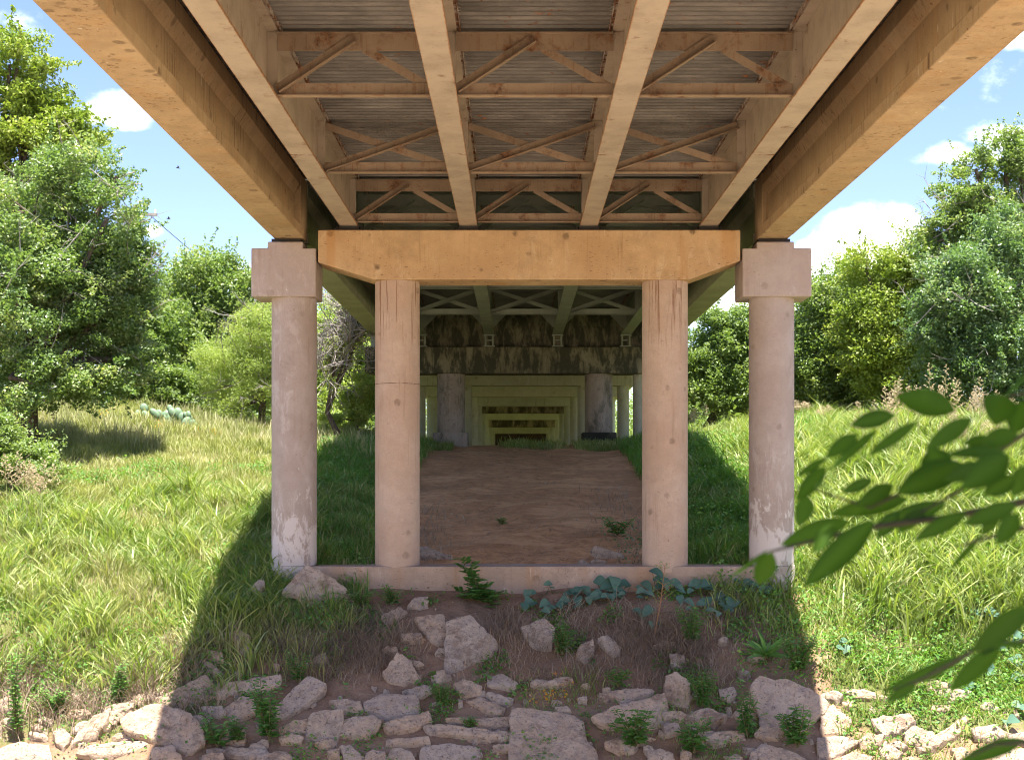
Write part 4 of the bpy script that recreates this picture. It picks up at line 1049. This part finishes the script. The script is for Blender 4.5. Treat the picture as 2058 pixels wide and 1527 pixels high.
WD = [('bushy weed with oval leaves in the rubble below the left shadow edge', 545,1490,130,105,.10,6,'oval'),
 ('spindly weed standing at the left bottom among dark gaps, left of the tall bushy weed', 440,1500,70,70,.10,5,'oval'),
 ('leafy weed in front of the wide sloping slab, right of the big smooth slab', 1275,1500,75,90,.13,7,'lance'),
 ('leafy weed at the bottom below the gable shaped slab', 1395,1510,70,70,.12,6,'lance'),
 ('bushy weed growing over the right lower edge of the huge pitted slab', 1600,1500,85,75,.10,8,'lance'),
 ('tall thin weed rising before the pale wedge on the huge pitted slab', 1500,1480,110,40,.09,4,'lance'),
 ('clump of dark clover-like weeds against the footing wall left of the sapling', 790,1215,40,70,.07,9,'oval'),
 ('low weeds at the foot of the footing wall, right of the pyramid block', 725,1215,30,60,.06,9,'oval'),
 ('round bright green tuft between the thick rounded slab and the wedge', 888,1412,38,42,.05,10,'lance'),
 ('little green tuft on the flat slab behind the bench shaped slab', 948,1462,24,46,.045,9,'lance'),
 ('leafy weed beside the long slanted slab, at its top', 600,1370,60,40,.07,5,'oval'),
 ('tall single weed in full sun near the left frame edge', 38,1480,165,28,.075,3,'lance'),
 ('sunlit weed with oval leaves on the left rubble edge', 240,1410,75,40,.07,5,'oval'),
 ('low sunlit weed left of the long pale slab', 110,1430,45,70,.06,9,'oval'),
 ('green weed beside the flat faced tan slab', 1130,1315,60,36,.075,6,'oval'),
 ('weed in the dead straw below the tapering brown stone', 1240,1380,50,50,.085,5,'lance'),
 ('leafy weed in the shade right of the gourd leaves, over the dead grass', 1390,1290,70,70,.075,8,'oval'),
 ('weed drooping between the small flat block and the pitted rounded stone', 1410,1420,70,60,.06,9,'oval'),
 ('dense weeds on the right shadow edge above the huge pitted slab', 1600,1350,80,80,.07,11,'oval'),
 ('short weeds under the long brown beam-like stone', 480,1490,50,50,.08,6,'oval'),
 ('little clover patch by the right inner column, on the dirt', 1240,1075,35,70,.10,7,'oval'),
 ('tiny weed alone in the middle of the dirt floor', 1010,1053,14,30,.06,5,'lance')]
for l, px, py, h, w, lf, n, k in WD: weed(l, px, py, h*1.1, w*1.1, lf*1.3, int(n*1.5), kind=k)

# sapling with compound leaves before the footing wall
def sapling():
    D = 29.6; b = P(965, 1240, D); b.z = float(H(b.x, D))
    root = empty('sapling', b, 'leafy sapling with feathered leaves in front of the middle of the footing wall', 'sapling')
    st = MB(); lf = MB()
    tops = [(930,1122),(955,1165),(1000,1195),(975,1180),(925,1190),(940,1205),(1000,1222),(945,1140),(985,1205),(960,1190)]
    for tx, ty in tops:
        t = P(tx, ty, D - random.uniform(0,.25)); mid = b.lerp(t, .55) + Vector((random.uniform(-.08,.04), 0, .05))
        st.tube([b, mid, t], [.014, .01, .004], 6, False)
        for k in range(10):
            f = .3 + .7*k/9; q = b.lerp(mid, f/.55) if f < .55 else mid.lerp(t, (f-.55)/.45)
            a = random.uniform(0, 6.28); d = Vector((math.cos(a), math.sin(a)*.7-.15, random.uniform(.1,.8))).normalized(); L_ = random.uniform(.15,.27)
            e = q + d*L_ - Vector((0,0,.04)); st.tube([q, e], [.004, .002], 4, False)
            for j in range(6):
                c = q.lerp(e, .2 + .8*j/5); s = d.cross(Vector((0,0,1))).normalized()
                for sg in (-1, 1): leafshape(lf, c, s*sg + d*.35, Vector((0,-.35,1)), .1, .055, 'oval', .1)
    st.build('stem', M['stem'], root); o = lf.build('foliage', M['leaf_weed'], root); set_rnd(o, 21)
sapling()

# buffalo gourd vines along the wall
def gourd(label, spots, name='gourd_vine'):
    D0 = ray_ground(*spots[0][:2]); b = P(spots[0][0], spots[0][1], D0)
    root = empty(name, b, label, 'vine', 'grey-green gourd vines below the footing wall')
    st = MB(); lf = MB(); prev = None
    spots = [q for s in spots for q in (s, (s[0]+random.uniform(-16,16), s[1]+random.uniform(-4,14), s[2]*random.uniform(.55,.8)))]
    for px, py, s in spots:
        D = min(ray_ground(px, py), 29.85); q = P(px, py, D); g = float(H(q.x, q.y)); q.z = max(q.z, g+.03)
        L_ = s*.8*D/F; y = q.y - random.uniform(.05,.2)
        a = random.uniform(-3.3, .2); d = Vector((math.cos(a), -.6, math.sin(a)*.45))
        leafshape(lf, Vector((q.x, y, q.z+.1)) - d*L_*.5, d, Vector((random.uniform(-.5,.5), -.55, .85)), L_*random.uniform(.8,1.15), L_*random.uniform(.65,.85), 'heart', random.uniform(.1,.45))
        st.tube([Vector((q.x, y+.15, g)), Vector((q.x, y, q.z+.1)) - d*L_*.5], [.007,.005], 5, False)
        if prev is not None: st.tube([prev, prev.lerp(Vector((q.x, y+.15, g+.02)), .5)+Vector((0,0,.05)), Vector((q.x, y+.15, g+.02))], [.008,.008,.008], 5, False)
        prev = Vector((q.x, y+.15, g+.02))
    st.build('stem', M['stem'], root); o = lf.build('foliage', M['leaf_gourd'], root); set_rnd(o, 24)
    s = o.modifiers.new('sub', 'SUBSURF'); s.levels = s.render_levels = 2
gourd('dense gourd vine with big grey-green leaves below the wall, nearest the sapling', [(1060,1205,30),(1068,1222,30),(1092,1225,28),(1100,1240,26),(1125,1225,30),(1140,1205,34),(1160,1200,32),(1178,1200,36),(1190,1212,34),(1130,1218,32),(1205,1205,30),(1220,1182,40),(1235,1178,40),(1248,1182,34),(1210,1178,34),(1160,1218,30),(1222,1212,30),(1250,1205,24),(1055,1230,26),(1098,1182,22),(1240,1196,26)])
gourd('thin gourd vine with scattered grey-green leaves around the dry stalk', [(1300,1185,30),(1320,1160,34),(1335,1178,36),(1350,1180,32),(1285,1200,26),(1305,1205,26),(1370,1200,24),(1390,1182,30),(1410,1182,34),(1420,1188,30),(1365,1215,26),(1385,1222,28),(1300,1240,34),(1285,1240,28),(1308,1265,18)])
gourd('gourd vine with pale broad leaves near the right outer column', [(1420,1222,36),(1440,1210,38),(1455,1222,34),(1468,1225,40),(1430,1238,26),(1480,1195,34),(1505,1185,40),(1495,1190,30),(1530,1190,26),(1545,1192,24),(1475,1176,22)])
gourd('sunlit gourd vine with pale leaves down the right bank by the frame edge', [(2030,1255,36),(1990,1240,34),(2045,1340,40),(1960,1245,30),(2010,1310,34),(2040,1370,36),(1985,1355,30),(2050,1430,34),(2025,1460,36),(1950,1390,28),(2050,1215,34),(2020,1190,30),(1690,1300,26),(1700,1315,24),(2040,1290,30),(1975,1330,26)])

# curly dock
def dock():
    D = ray_ground(1535, 1330); b = P(1535, 1330, D); b.z = float(H(b.x, D)); b.y -= .15
    root = empty('dock_plant', b, 'bright green rosette of long curly leaves near the right shadow edge', 'plant'); lf = MB()
    for i in range(24):
        a = i*2.4; d = Vector((math.cos(a)*.7, math.sin(a)*.5-.15, random.uniform(.1,1.1))); leafshape(lf, b + Vector((0,0,.12)), d, Vector((0,-.6,.8)) - d*.1, random.uniform(.35,.65), .085, 'lance', random.uniform(.2,.6))
    o = lf.build('foliage', M['leaf_weed'], root); set_rnd(o, 15)
    m = MB(); m.tube([b, b+Vector((0,0,.25))], [.02,.008], 6); m.build('stem', M['stem'], root)
dock()
def stalk():
    D = 28.9; b = P(1312, 1325, D-.6); b.z = float(H(b.x, b.y)); t = P(1337, 1130, D-.3)
    root = empty('dry_stalk', b, 'tall dry reddish stalk rising in front of the right inner column base', 'plant'); m = MB(); lf = MB()
    mid = b.lerp(t, .5)+Vector((.03,0,0)); m.tube([b, mid, t], [.012,.01,.004], 6)
    for k in range(26):
        f = random.uniform(.3, 1); q = b.lerp(mid, f*2) if f < .5 else mid.lerp(t, f*2-1)
        d = Vector((random.choice((-1,1))*random.uniform(.4,1), random.uniform(-.4,.3), random.uniform(.2,1))).normalized(); L_ = random.uniform(.1,.4)*(1.2-f*.7)
        m.tube([q, q+d*L_], [.005,.002], 4, False)
        for j in range(5): leafshape(lf, q+d*L_*random.uniform(.3,1), Vector((random.gauss(0,1),random.gauss(0,1),random.gauss(.2,1))), Vector((0,0,1)), .045, .02, 'lance')
    m.build('stem', M['straw2'], root); o = lf.build('foliage', M['leaf_weed'], root); set_rnd(o, 15)
M['straw2'] = mat_bark('reddish_dry_stem', (.34,.18,.08), (.27,.15,.07))
stalk()

# tall seeding grass on the right bank
def seeder(label, px, py, hpx, D, n=3, group='seeding grass clumps with tan plumes'):
    b = P(px, py, D); b.z = float(H(b.x, D)); h = max(.8, (py-hpx)*0 + hpx*D/F)
    root = empty('seeding_grass_clump', b, label, 'grass clump', group); st = MB()
    for i in range(n):
        q = b + Vector((random.uniform(-.25,.25), random.uniform(-.2,.2), 0)); t = q + Vector((random.uniform(-.3,.3), random.uniform(-.1,.1), h*random.uniform(.8,1.05)))
        st.tube([q, q.lerp(t,.5), t], [.008,.006,.003], 4, False)
        pl = MB(); pl.tube([q.lerp(t,.74), t], [.004,.002], 4, False)
        for k in range(16):
            f = .74 + .26*k/15; c = q.lerp(t, f); L_ = .24*(1.25-(f-.74)/.26)
            a = k*2.4; d = Vector((math.cos(a), math.sin(a), .55)).normalized()
            pl.bar(c, c + d*L_*.8, .004, .003)
            for j in range(4):
                s = c + d*L_*(.25+.75*j/5); v = Vector((random.gauss(0,1),random.gauss(0,1),random.gauss(.3,1))).normalized()
                leafshape(pl, s, v, Vector((0,-1,.3)), .04, .02, 'lance')
        o = pl.build('plume', M['plume'], root); set_rnd(o, 15)
    st.build('stem', M['grass_stem'], root)
    bl = np.array([b + Vector((random.gauss(0,.3), random.gauss(0,.2), 0)) for _ in range(60)])
    blades('blade', bl, rng.uniform(.4,.75,60)*h, rng.uniform(.025,.045,60), M['grass_lush'], (.5,1.1), root)['kind'] = 'stuff'
M['grass_stem'] = mat_bark('pale_grass_stem', (.30,.33,.12), (.36,.34,.17))
SLAB = 'tall seeding grass clump with a tan plume in the dense row on the right bank'
for i, (px, top) in enumerate(((1755,775),(1780,760),(1805,765),(1830,750),(1875,735),(1895,755),(1915,770),(1940,790),(1965,760),(1985,765),(2005,775),(2030,790),(1850,780),(1735,830),(2048,800),(1925,850),(1890,830),(1990,830))):
    D = random.uniform(36, 41); x = (px-CX)*D/F; g = float(H(x, D)); zt = (CY-top)*D/F
    seeder(SLAB, px, CY-g*F/D, (zt-g)*F/D, D)
for px, top, lab in ((1612,830,'seeding grass clump with a tan plume right beside the right outer column'), (1665,828,'lone seeding grass clump a little right of the right outer column'), (1400,815,'tan stemmed seeding grass clump seen right of the right inner column')):
    D = 46; x = (px-CX)*D/F; g = float(H(x, D)); zt = (CY-top)*D/F; seeder(lab, px, CY-g*F/D, max(30, (zt-g)*F/D), D, 4)
for px, top, lab in ((40,905,'brown plumed grass clump in front of the dark bush at the left frame edge'), (75,930,'brown plumed grass clump at the right foot of the dark left bush')):
    D = 33; x = (px-CX)*D/F; g = float(H(x, D)); zt = (CY-top)*D/F; seeder(lab, px, CY-g*F/D, max(60, (zt-g)*F/D), D, 7)

# prickly pear
def cactus():
    D = 50.5; b = P(320, 868, D); b.z = float(H(b.x, D)); root = empty('prickly_pear', b, 'wide clump of grey-green prickly pear pads at the edge of the sunny meadow', 'cactus')
    for px, py, r in ((255,845,8),(268,842,9),(278,835,8),(290,822,8),(292,838,9),(312,832,9),(316,845,9),(328,846,9),(333,838,10),(344,843,9),(346,830,8),(358,832,9),(360,845,10),(366,840,8),(378,838,8),(374,850,9),(338,855,9),(350,862,9),(338,872,8),(304,848,8),(322,832,7),(390,858,7),(384,852,7),(300,862,8),(326,862,8),(366,860,8),(356,872,7),(280,852,8),(262,855,8),(312,866,8),(342,822,6),(379,834,6)):
        d = D + random.uniform(-.4,.5); c = P(px, py, d); R = r*d/F*1.35
        m = MB(); a = random.uniform(-.6,.6); tl = random.uniform(-.5,.5); u = Vector((math.cos(a), math.sin(a), 0)); w = Vector((math.sin(tl)*u.x, math.sin(tl)*u.y, math.cos(tl))); n = u.cross(w)
        vs = []; N = 14
        for lay, off in ((.55,.055),(1,.0),(.55,-.055)):
            for k in range(N):
                t = 2*math.pi*k/N; e = 1.0 if math.sin(t) > 0 else .95; sx = .8 if math.sin(t) > -.2 else .8*(1+.5*(math.sin(t)+.2))
                vs.append(c + u*(math.cos(t)*R*sx*lay) + w*(math.sin(t)*R*1.15*e*lay) + n*off)
        fs = [tuple(range(N))[::-1], tuple(range(2*N, 3*N))]
        for l in (0, 1): fs += [(l*N+k, l*N+(k+1)%N, (l+1)*N+(k+1)%N, (l+1)*N+k) for k in range(N)]
        m.add(vs, fs); o = m.build('pad', M['cactus'], root); smooth(o.data)
cactus()
# small orange and yellow flowers in the grass
L = []
for px, py, rx, ry, n in ((330,860,70,14,26),(415,858,14,6,10),(430,866,14,8,18),(210,828,20,6,8),(520,880,16,6,8),(500,930,80,30,6)):
    for _ in range(n):
        D = random.uniform(47.5, 49); L.append(P(px+random.gauss(0,rx*.5), py+random.gauss(0,ry*.5), D))
for px, py, rx, ry, n in ((1100,1405,45,14,26),(1120,1360,14,8,6),(1130,1390,40,20,10)):
    for _ in range(n):
        x = px+random.gauss(0,rx*.5); y = py+random.gauss(0,ry*.5); D = ray_ground(x, y)-.1; L.append(P(x, y, D)+Vector((0,0,.06)))
tag(leaf_obj('meadow_flowers', np.array(L), .055, M['flower'], None, up=.8, aspect=.9), kind='stuff')

# ------------------------------------------------------------------ foreground shrub, its lower twigs reaching into the frame
def front():
    b = Vector((1.12, 2.0, float(H(1.12, 2.0))))
    root = empty('shrub', b, 'dark leafy shrub branch reaching in from the right, close up and out of focus', 'shrub')
    t = MB(); t.tube([b, (1.16,2.05,-.6), (1.1,2.0,.5), (1.0,1.9,1.6)], [.035,.03,.024,.01], 8)
    zz = lambda x, y: (1360+x/2.937, 480+y/2.937)
    ee = lambda x, y: (1460+x/2.898, 1000+y/2.898)
    Lf = [(zz,1645,1015,1325,940,165),(zz,1915,915,1885,1075,190),(zz,1290,1040,1045,1090,105),(zz,1065,1150,890,1290,90),(zz,890,1290,715,1395,42),(zz,1190,1120,930,1340,55),
          (zz,1425,1075,1155,1265,66),(zz,1745,1055,1490,1230,105),(zz,2060,960,1990,1140,150),(zz,1935,1250,1640,1262,75),(zz,2015,1150,1815,1200,115),(zz,1960,1275,1715,1450,165),
          (zz,1690,1325,1320,1500,170),(zz,1500,1235,1560,1400,170),(zz,880,1345,715,1530,95),(zz,1280,1450,1085,1560,95),
          (ee,480,-10,425,150,105),(ee,265,315,190,490,120),(ee,255,300,40,450,28),(ee,720,135,350,250,120),(ee,860,130,480,490,150),(ee,1060,5,640,90,105),(ee,1280,30,870,170,110),
          (ee,1400,90,1120,230,95),(ee,1490,210,1315,405,38),(ee,1690,40,1420,140,105),(ee,1410,915,950,1115,75),(ee,1110,1085,940,1180,62),(ee,1600,860,1330,1095,110),(ee,1760,630,1470,870,135),
          (ee,1745,850,1570,862,32),(ee,1740,1405,1390,1525,95),(zz,2080,1330,1990,1500,120),(zz,1800,1330,1600,1420,95),(zz,1860,1180,1700,1210,70),(zz,1560,1330,1400,1420,85),(zz,1160,1420,990,1490,70),(zz,2000,1400,1830,1500,110),(ee,620,150,520,300,90),(ee,1160,60,1010,190,85),(ee,1580,60,1500,210,80),(ee,1700,90,1580,260,110),(ee,1000,80,880,230,90),(ee,1650,720,1500,900,90),(ee,1300,960,1160,1060,60),(zz,2070,800,1940,925,30)]
    for fn, bx, by, tx, ty, w in Lf:
        D = random.uniform(1.85, 2.25); p0 = P(*fn(bx, by), D); p1 = P(*fn(tx, ty), D - random.uniform(-.03,.05))
        d = p1 - p0; wd = w/2.92*D/F; m = MB()
        leafshape(m, p0, d, Vector((random.uniform(-.25,.25), -1, random.uniform(.1,.5))), d.length*1.1, wd*1.1, 'oval', random.uniform(-.06,.12))
        o = m.build('leaf', M['leaf_front'], root); set_rnd(o, 21)
        k = random.uniform(0,.45); o.data.attributes['rnd'].data.foreach_set('value', np.array([k, .75, k]*7, np.float32))
        s = o.modifiers.new('sub', 'SUBSURF'); s.levels = s.render_levels = 1
    def tw(pts, r0):
        pp = [P(x, y, D) for x, y, D in pts]; t.tube(pp, [r0*(1-.75*i/(len(pp)-1)) for i in range(len(pp))], 6)
    tw([(2600,940,2.0),(2100,1000,2.0),(1900,1040,2.05),(1740,1060,2.05),(1620,1090,2.05),(1548,1108,2.05)], .007)
    tw([(2600,860,2.05),(2120,830,2.05),(2010,905,2.05),(1930,985,2.05),(1850,1030,2.05)], .006)
    tw([(2150,800,2.1),(2060,790,2.1),(2000,800,2.1)], .004)
    tw([(2060,1060,2.0),(1985,1080,2.0),(1915,1100,2.0)], .004)
    tw([(2600,1180,2.0),(2100,1230,2.0),(2000,1270,2.0),(1945,1315,2.0),(1850,1365,2.0),(1795,1385,2.0)], .006)
    tw([(2100,1285,2.0),(2010,1292,2.0),(1930,1318,2.0)], .004)
    tw([(2500,1420,2.0),(2080,1490,2.0),(2000,1495,2.0),(1950,1520,2.0)], .005)
    tw([(1820,985,2.05),(1750,1020,2.05),(1640,985,2.05),(1610,1000,2.05)], .003)
    t.build('stem', M['bark_dark'], root, sm='auto')
    # unseen bushy top, added above the frame to shade the low twigs
    n = 4200; c = np.stack([rng.normal(.95,.5,n), rng.normal(1.6,.5,n), rng.uniform(.9,1.9,n)], -1); c = c[c[:,2] > .37*c[:,1]+.12]
    leaf_obj('crown', c, .11, M['leaf_front'], root, up=.6, aspect=.55)
M['bark_dark'] = mat_bark('dark_twig_bark', (.05,.045,.025), (.08,.07,.035))
front()

# ------------------------------------------------------------------ pole, wire and birds
def pole():
    D = 75; b = P(272, 800, D); b.z = float(H(b.x, D)); t = P(272, 412, D)
    root = empty('utility_pole', b, 'distant utility pole showing through the top of the left tree', 'utility pole'); m = MB(); m.tube([b, t], [.16,.11], 8); m.build('post', M['greywood'], root)
    m = MB(); m.box(t.x-1.1, t.x+1.1, D-.06, D+.06, t.z-.55, t.z-.42); m.build('crossarm', M['greywood'], root)
    for dx in (-1,-.4,.4,1): m = MB(); m.cyl(t.x+dx, D, .05, t.z-.42, t.z-.22, 8); m.build('insulator', M['white'], root)
    m = MB(); a = Vector((t.x+.4, D, t.z-.22)); pts = []
    e = P(640, 690, 110)
    for k in range(13): f = k/12; q = a.lerp(e, f); q.z -= 1.6*f*(1-f); pts.append(q)
    m.tube(pts, [.018]*13, 4); o = m.build('power_line', M['black']); tag(o, 'thin power line sagging across the blue gap left of the bridge', 'power line')
wn = NT('white_porcelain'); M['white'] = wn.done((.75,.75,.72), .4)
pole()
def bird(label, px, py, s):
    D = 70; c = P(px, py, D); m = MB(); L_ = s*D/F
    o0 = MB(); o0.tube([c+Vector((-.5*L_,0,.05*L_)), c+Vector((-.2*L_,0,.08*L_)), c+Vector((.15*L_,0,0)), c+Vector((.5*L_,0,-.12*L_))], [.03*L_,.13*L_,.12*L_,.02*L_], 7)
    r = empty('bird', c, label, 'bird'); o0.build('body', M['black'], r, sm=True)
    for y in (-1, 1):
        w = MB(); w.add([c+Vector((-.15*L_,0,.08*L_)), c+Vector((.1*L_,0,.05*L_)), c+Vector((.25*L_,y*.5*L_,.35*L_)), c+Vector((-.02*L_,y*.55*L_,.42*L_))], [(0,1,2,3)]); w.build('wing', M['black'], r)
bird('tiny dark bird flying against the blue, nearer the treetops', 339, 440, 9)
bird('tiny pale-bellied bird flying higher, close under the left beam', 358, 338, 9)
# ------------------------------------------------------------------ camera, light, sky
cam = bpy.data.cameras.new('camera'); co = bpy.data.objects.new('camera', cam); C.objects.link(co)
co.location = (0, 0, 0); co.rotation_euler = (math.pi/2, 0, 0)
cam.sensor_width = 36; cam.lens = F/2058*36
cam.shift_x = -(CX-1029)/2058; cam.shift_y = (CY-763.5)/2058
cam.clip_start = .1; cam.clip_end = 3000
cam.dof.use_dof = True; cam.dof.focus_distance = 31; cam.dof.aperture_fstop = 6.8
sc.camera = co

to_sun = Vector((.07, -.25, 1)).normalized()
el = math.asin(to_sun.z); az = math.atan2(to_sun.x, to_sun.y)
sun = bpy.data.lights.new('sun', 'SUN'); sun.energy = SUN; sun.angle = math.radians(.5); sun.color = (1, .96, .89)
so = bpy.data.objects.new('sun', sun); C.objects.link(so); so.rotation_euler = (-to_sun).to_track_quat('-Z', 'Y').to_euler(); so.location = (0, 0, 60)

w = bpy.data.worlds.new('World'); sc.world = w; w.use_nodes = True; nt = w.node_tree; nt.nodes.clear()
def wn_(t, **k):
    n = nt.nodes.new(t)
    for a, b in k.items(): setattr(n, a, b)
    return n
out = wn_('ShaderNodeOutputWorld'); bg = wn_('ShaderNodeBackground'); bg.inputs[1].default_value = SKY
sky = wn_('ShaderNodeTexSky', sky_type='NISHITA', sun_disc=False); sky.sun_elevation = el; sky.sun_rotation = az; sky.air_density = 1.0; sky.dust_density = .4; sky.ozone_density = 3.5
tc = wn_('ShaderNodeTexCoord'); sp = wn_('ShaderNodeSeparateXYZ'); nt.links.new(tc.outputs['Generated'], sp.inputs[0])
def wm(op, a, b=None, c=None):
    n = wn_('ShaderNodeMath', operation=op)
    for i, v in enumerate((a, b, c)):
        if v is None: continue
        if isinstance(v, (int, float)): n.inputs[i].default_value = v
        else: nt.links.new(v, n.inputs[i])
    return n.outputs[0]
ys_ = wm('MAXIMUM', sp.outputs[1], .02)
u = wm('DIVIDE', sp.outputs[0], ys_); v = wm('DIVIDE', sp.outputs[2], ys_)
def wnoise(scale, detail, sz=1):
    mp = wn_('ShaderNodeMapping'); mp.inputs['Scale'].default_value = (1, 1, sz); nt.links.new(tc.outputs['Generated'], mp.inputs[0])
    n = wn_('ShaderNodeTexNoise'); n.inputs['Scale'].default_value = scale; n.inputs['Detail'].default_value = detail; n.inputs['Roughness'].default_value = .6; nt.links.new(mp.outputs[0], n.inputs['Vector']); return n.outputs[0]
nz = wnoise(16, 7, 1.5); nz2 = wnoise(5, 4)
CL = [(235,212,62,34,1),(190,232,40,18,.8),(255,235,55,25,.9),(1745,490,95,70,1.25),(1690,520,80,45,1.1),(1800,460,60,50,1.2),(1640,540,120,40,1),(1850,520,90,50,.9),(1930,312,120,26,.75),(2010,280,70,30,.8),(2050,75,60,22,.75),(1470,600,130,50,.8),(300,462,32,16,.55),(240,432,40,14,.5),(450,560,160,40,.45)]
tot = None
for px, py, a, b, s in CL:
    du = wm('DIVIDE', wm('SUBTRACT', u, (px-CX)/F), a/F); dv = wm('DIVIDE', wm('SUBTRACT', v, (CY-py)/F), b/F)
    d = wm('SQRT', wm('ADD', wm('MULTIPLY', du, du), wm('MULTIPLY', dv, dv)))
    k = wm('MULTIPLY', wm('MAXIMUM', wm('SUBTRACT', 1.55, d), 0), s)
    tot = k if tot is None else wm('MAXIMUM', tot, k)
mr = wn_('ShaderNodeMapRange', interpolation_type='SMOOTHSTEP'); nt.links.new(wm('ADD', tot, wm('MULTIPLY', wm('SUBTRACT', nz, .5), 2.6)), mr.inputs[0]); mr.inputs[1].default_value = .30; mr.inputs[2].default_value = 1.2
front_ = wm('MULTIPLY', mr.outputs[0], wm('GREATER_THAN', sp.outputs[1], .05))
mr2 = wn_('ShaderNodeMapRange', interpolation_type='SMOOTHSTEP'); nt.links.new(nz2, mr2.inputs[0]); mr2.inputs[1].default_value = .56; mr2.inputs[2].default_value = .72
back_ = wm('MULTIPLY', wm('MULTIPLY', mr2.outputs[0], .8), wm('LESS_THAN', sp.outputs[1], .3))
cl = wm('MAXIMUM', front_, back_)
mx = wn_('ShaderNodeMix', data_type='RGBA'); nt.links.new(cl, mx.inputs[0]); tn = wn_('ShaderNodeMix', data_type='RGBA', blend_type='MULTIPLY'); tn.inputs[0].default_value = 1; nt.links.new(sky.outputs[0], tn.inputs[6]); tn.inputs[7].default_value = (.93, .86, 1.06, 1); nt.links.new(tn.outputs[2], mx.inputs[6]); mx.inputs[7].default_value = (CLOUD, CLOUD, CLOUD*1.02, 1)
nt.links.new(mx.outputs[2], bg.inputs[0]); nt.links.new(bg.outputs[0], out.inputs[0])

sc.view_settings.view_transform = 'Standard'; sc.view_settings.look = 'None'; sc.view_settings.gamma = 1; sc.view_settings.use_curve_mapping = False
sc.view_settings.exposure = EXPO
sc.render.engine = 'CYCLES'
cy = sc.cycles; cy.max_bounces = 8; cy.diffuse_bounces = 5; cy.glossy_bounces = 2; cy.transmission_bounces = 4; cy.transparent_max_bounces = 4
cy.filter_width = 1.05; cy.use_denoising = True; cy.denoising_prefilter = 'ACCURATE'; cy.sample_clamp_indirect = 6; cy.caustics_reflective = False; cy.caustics_refractive = False
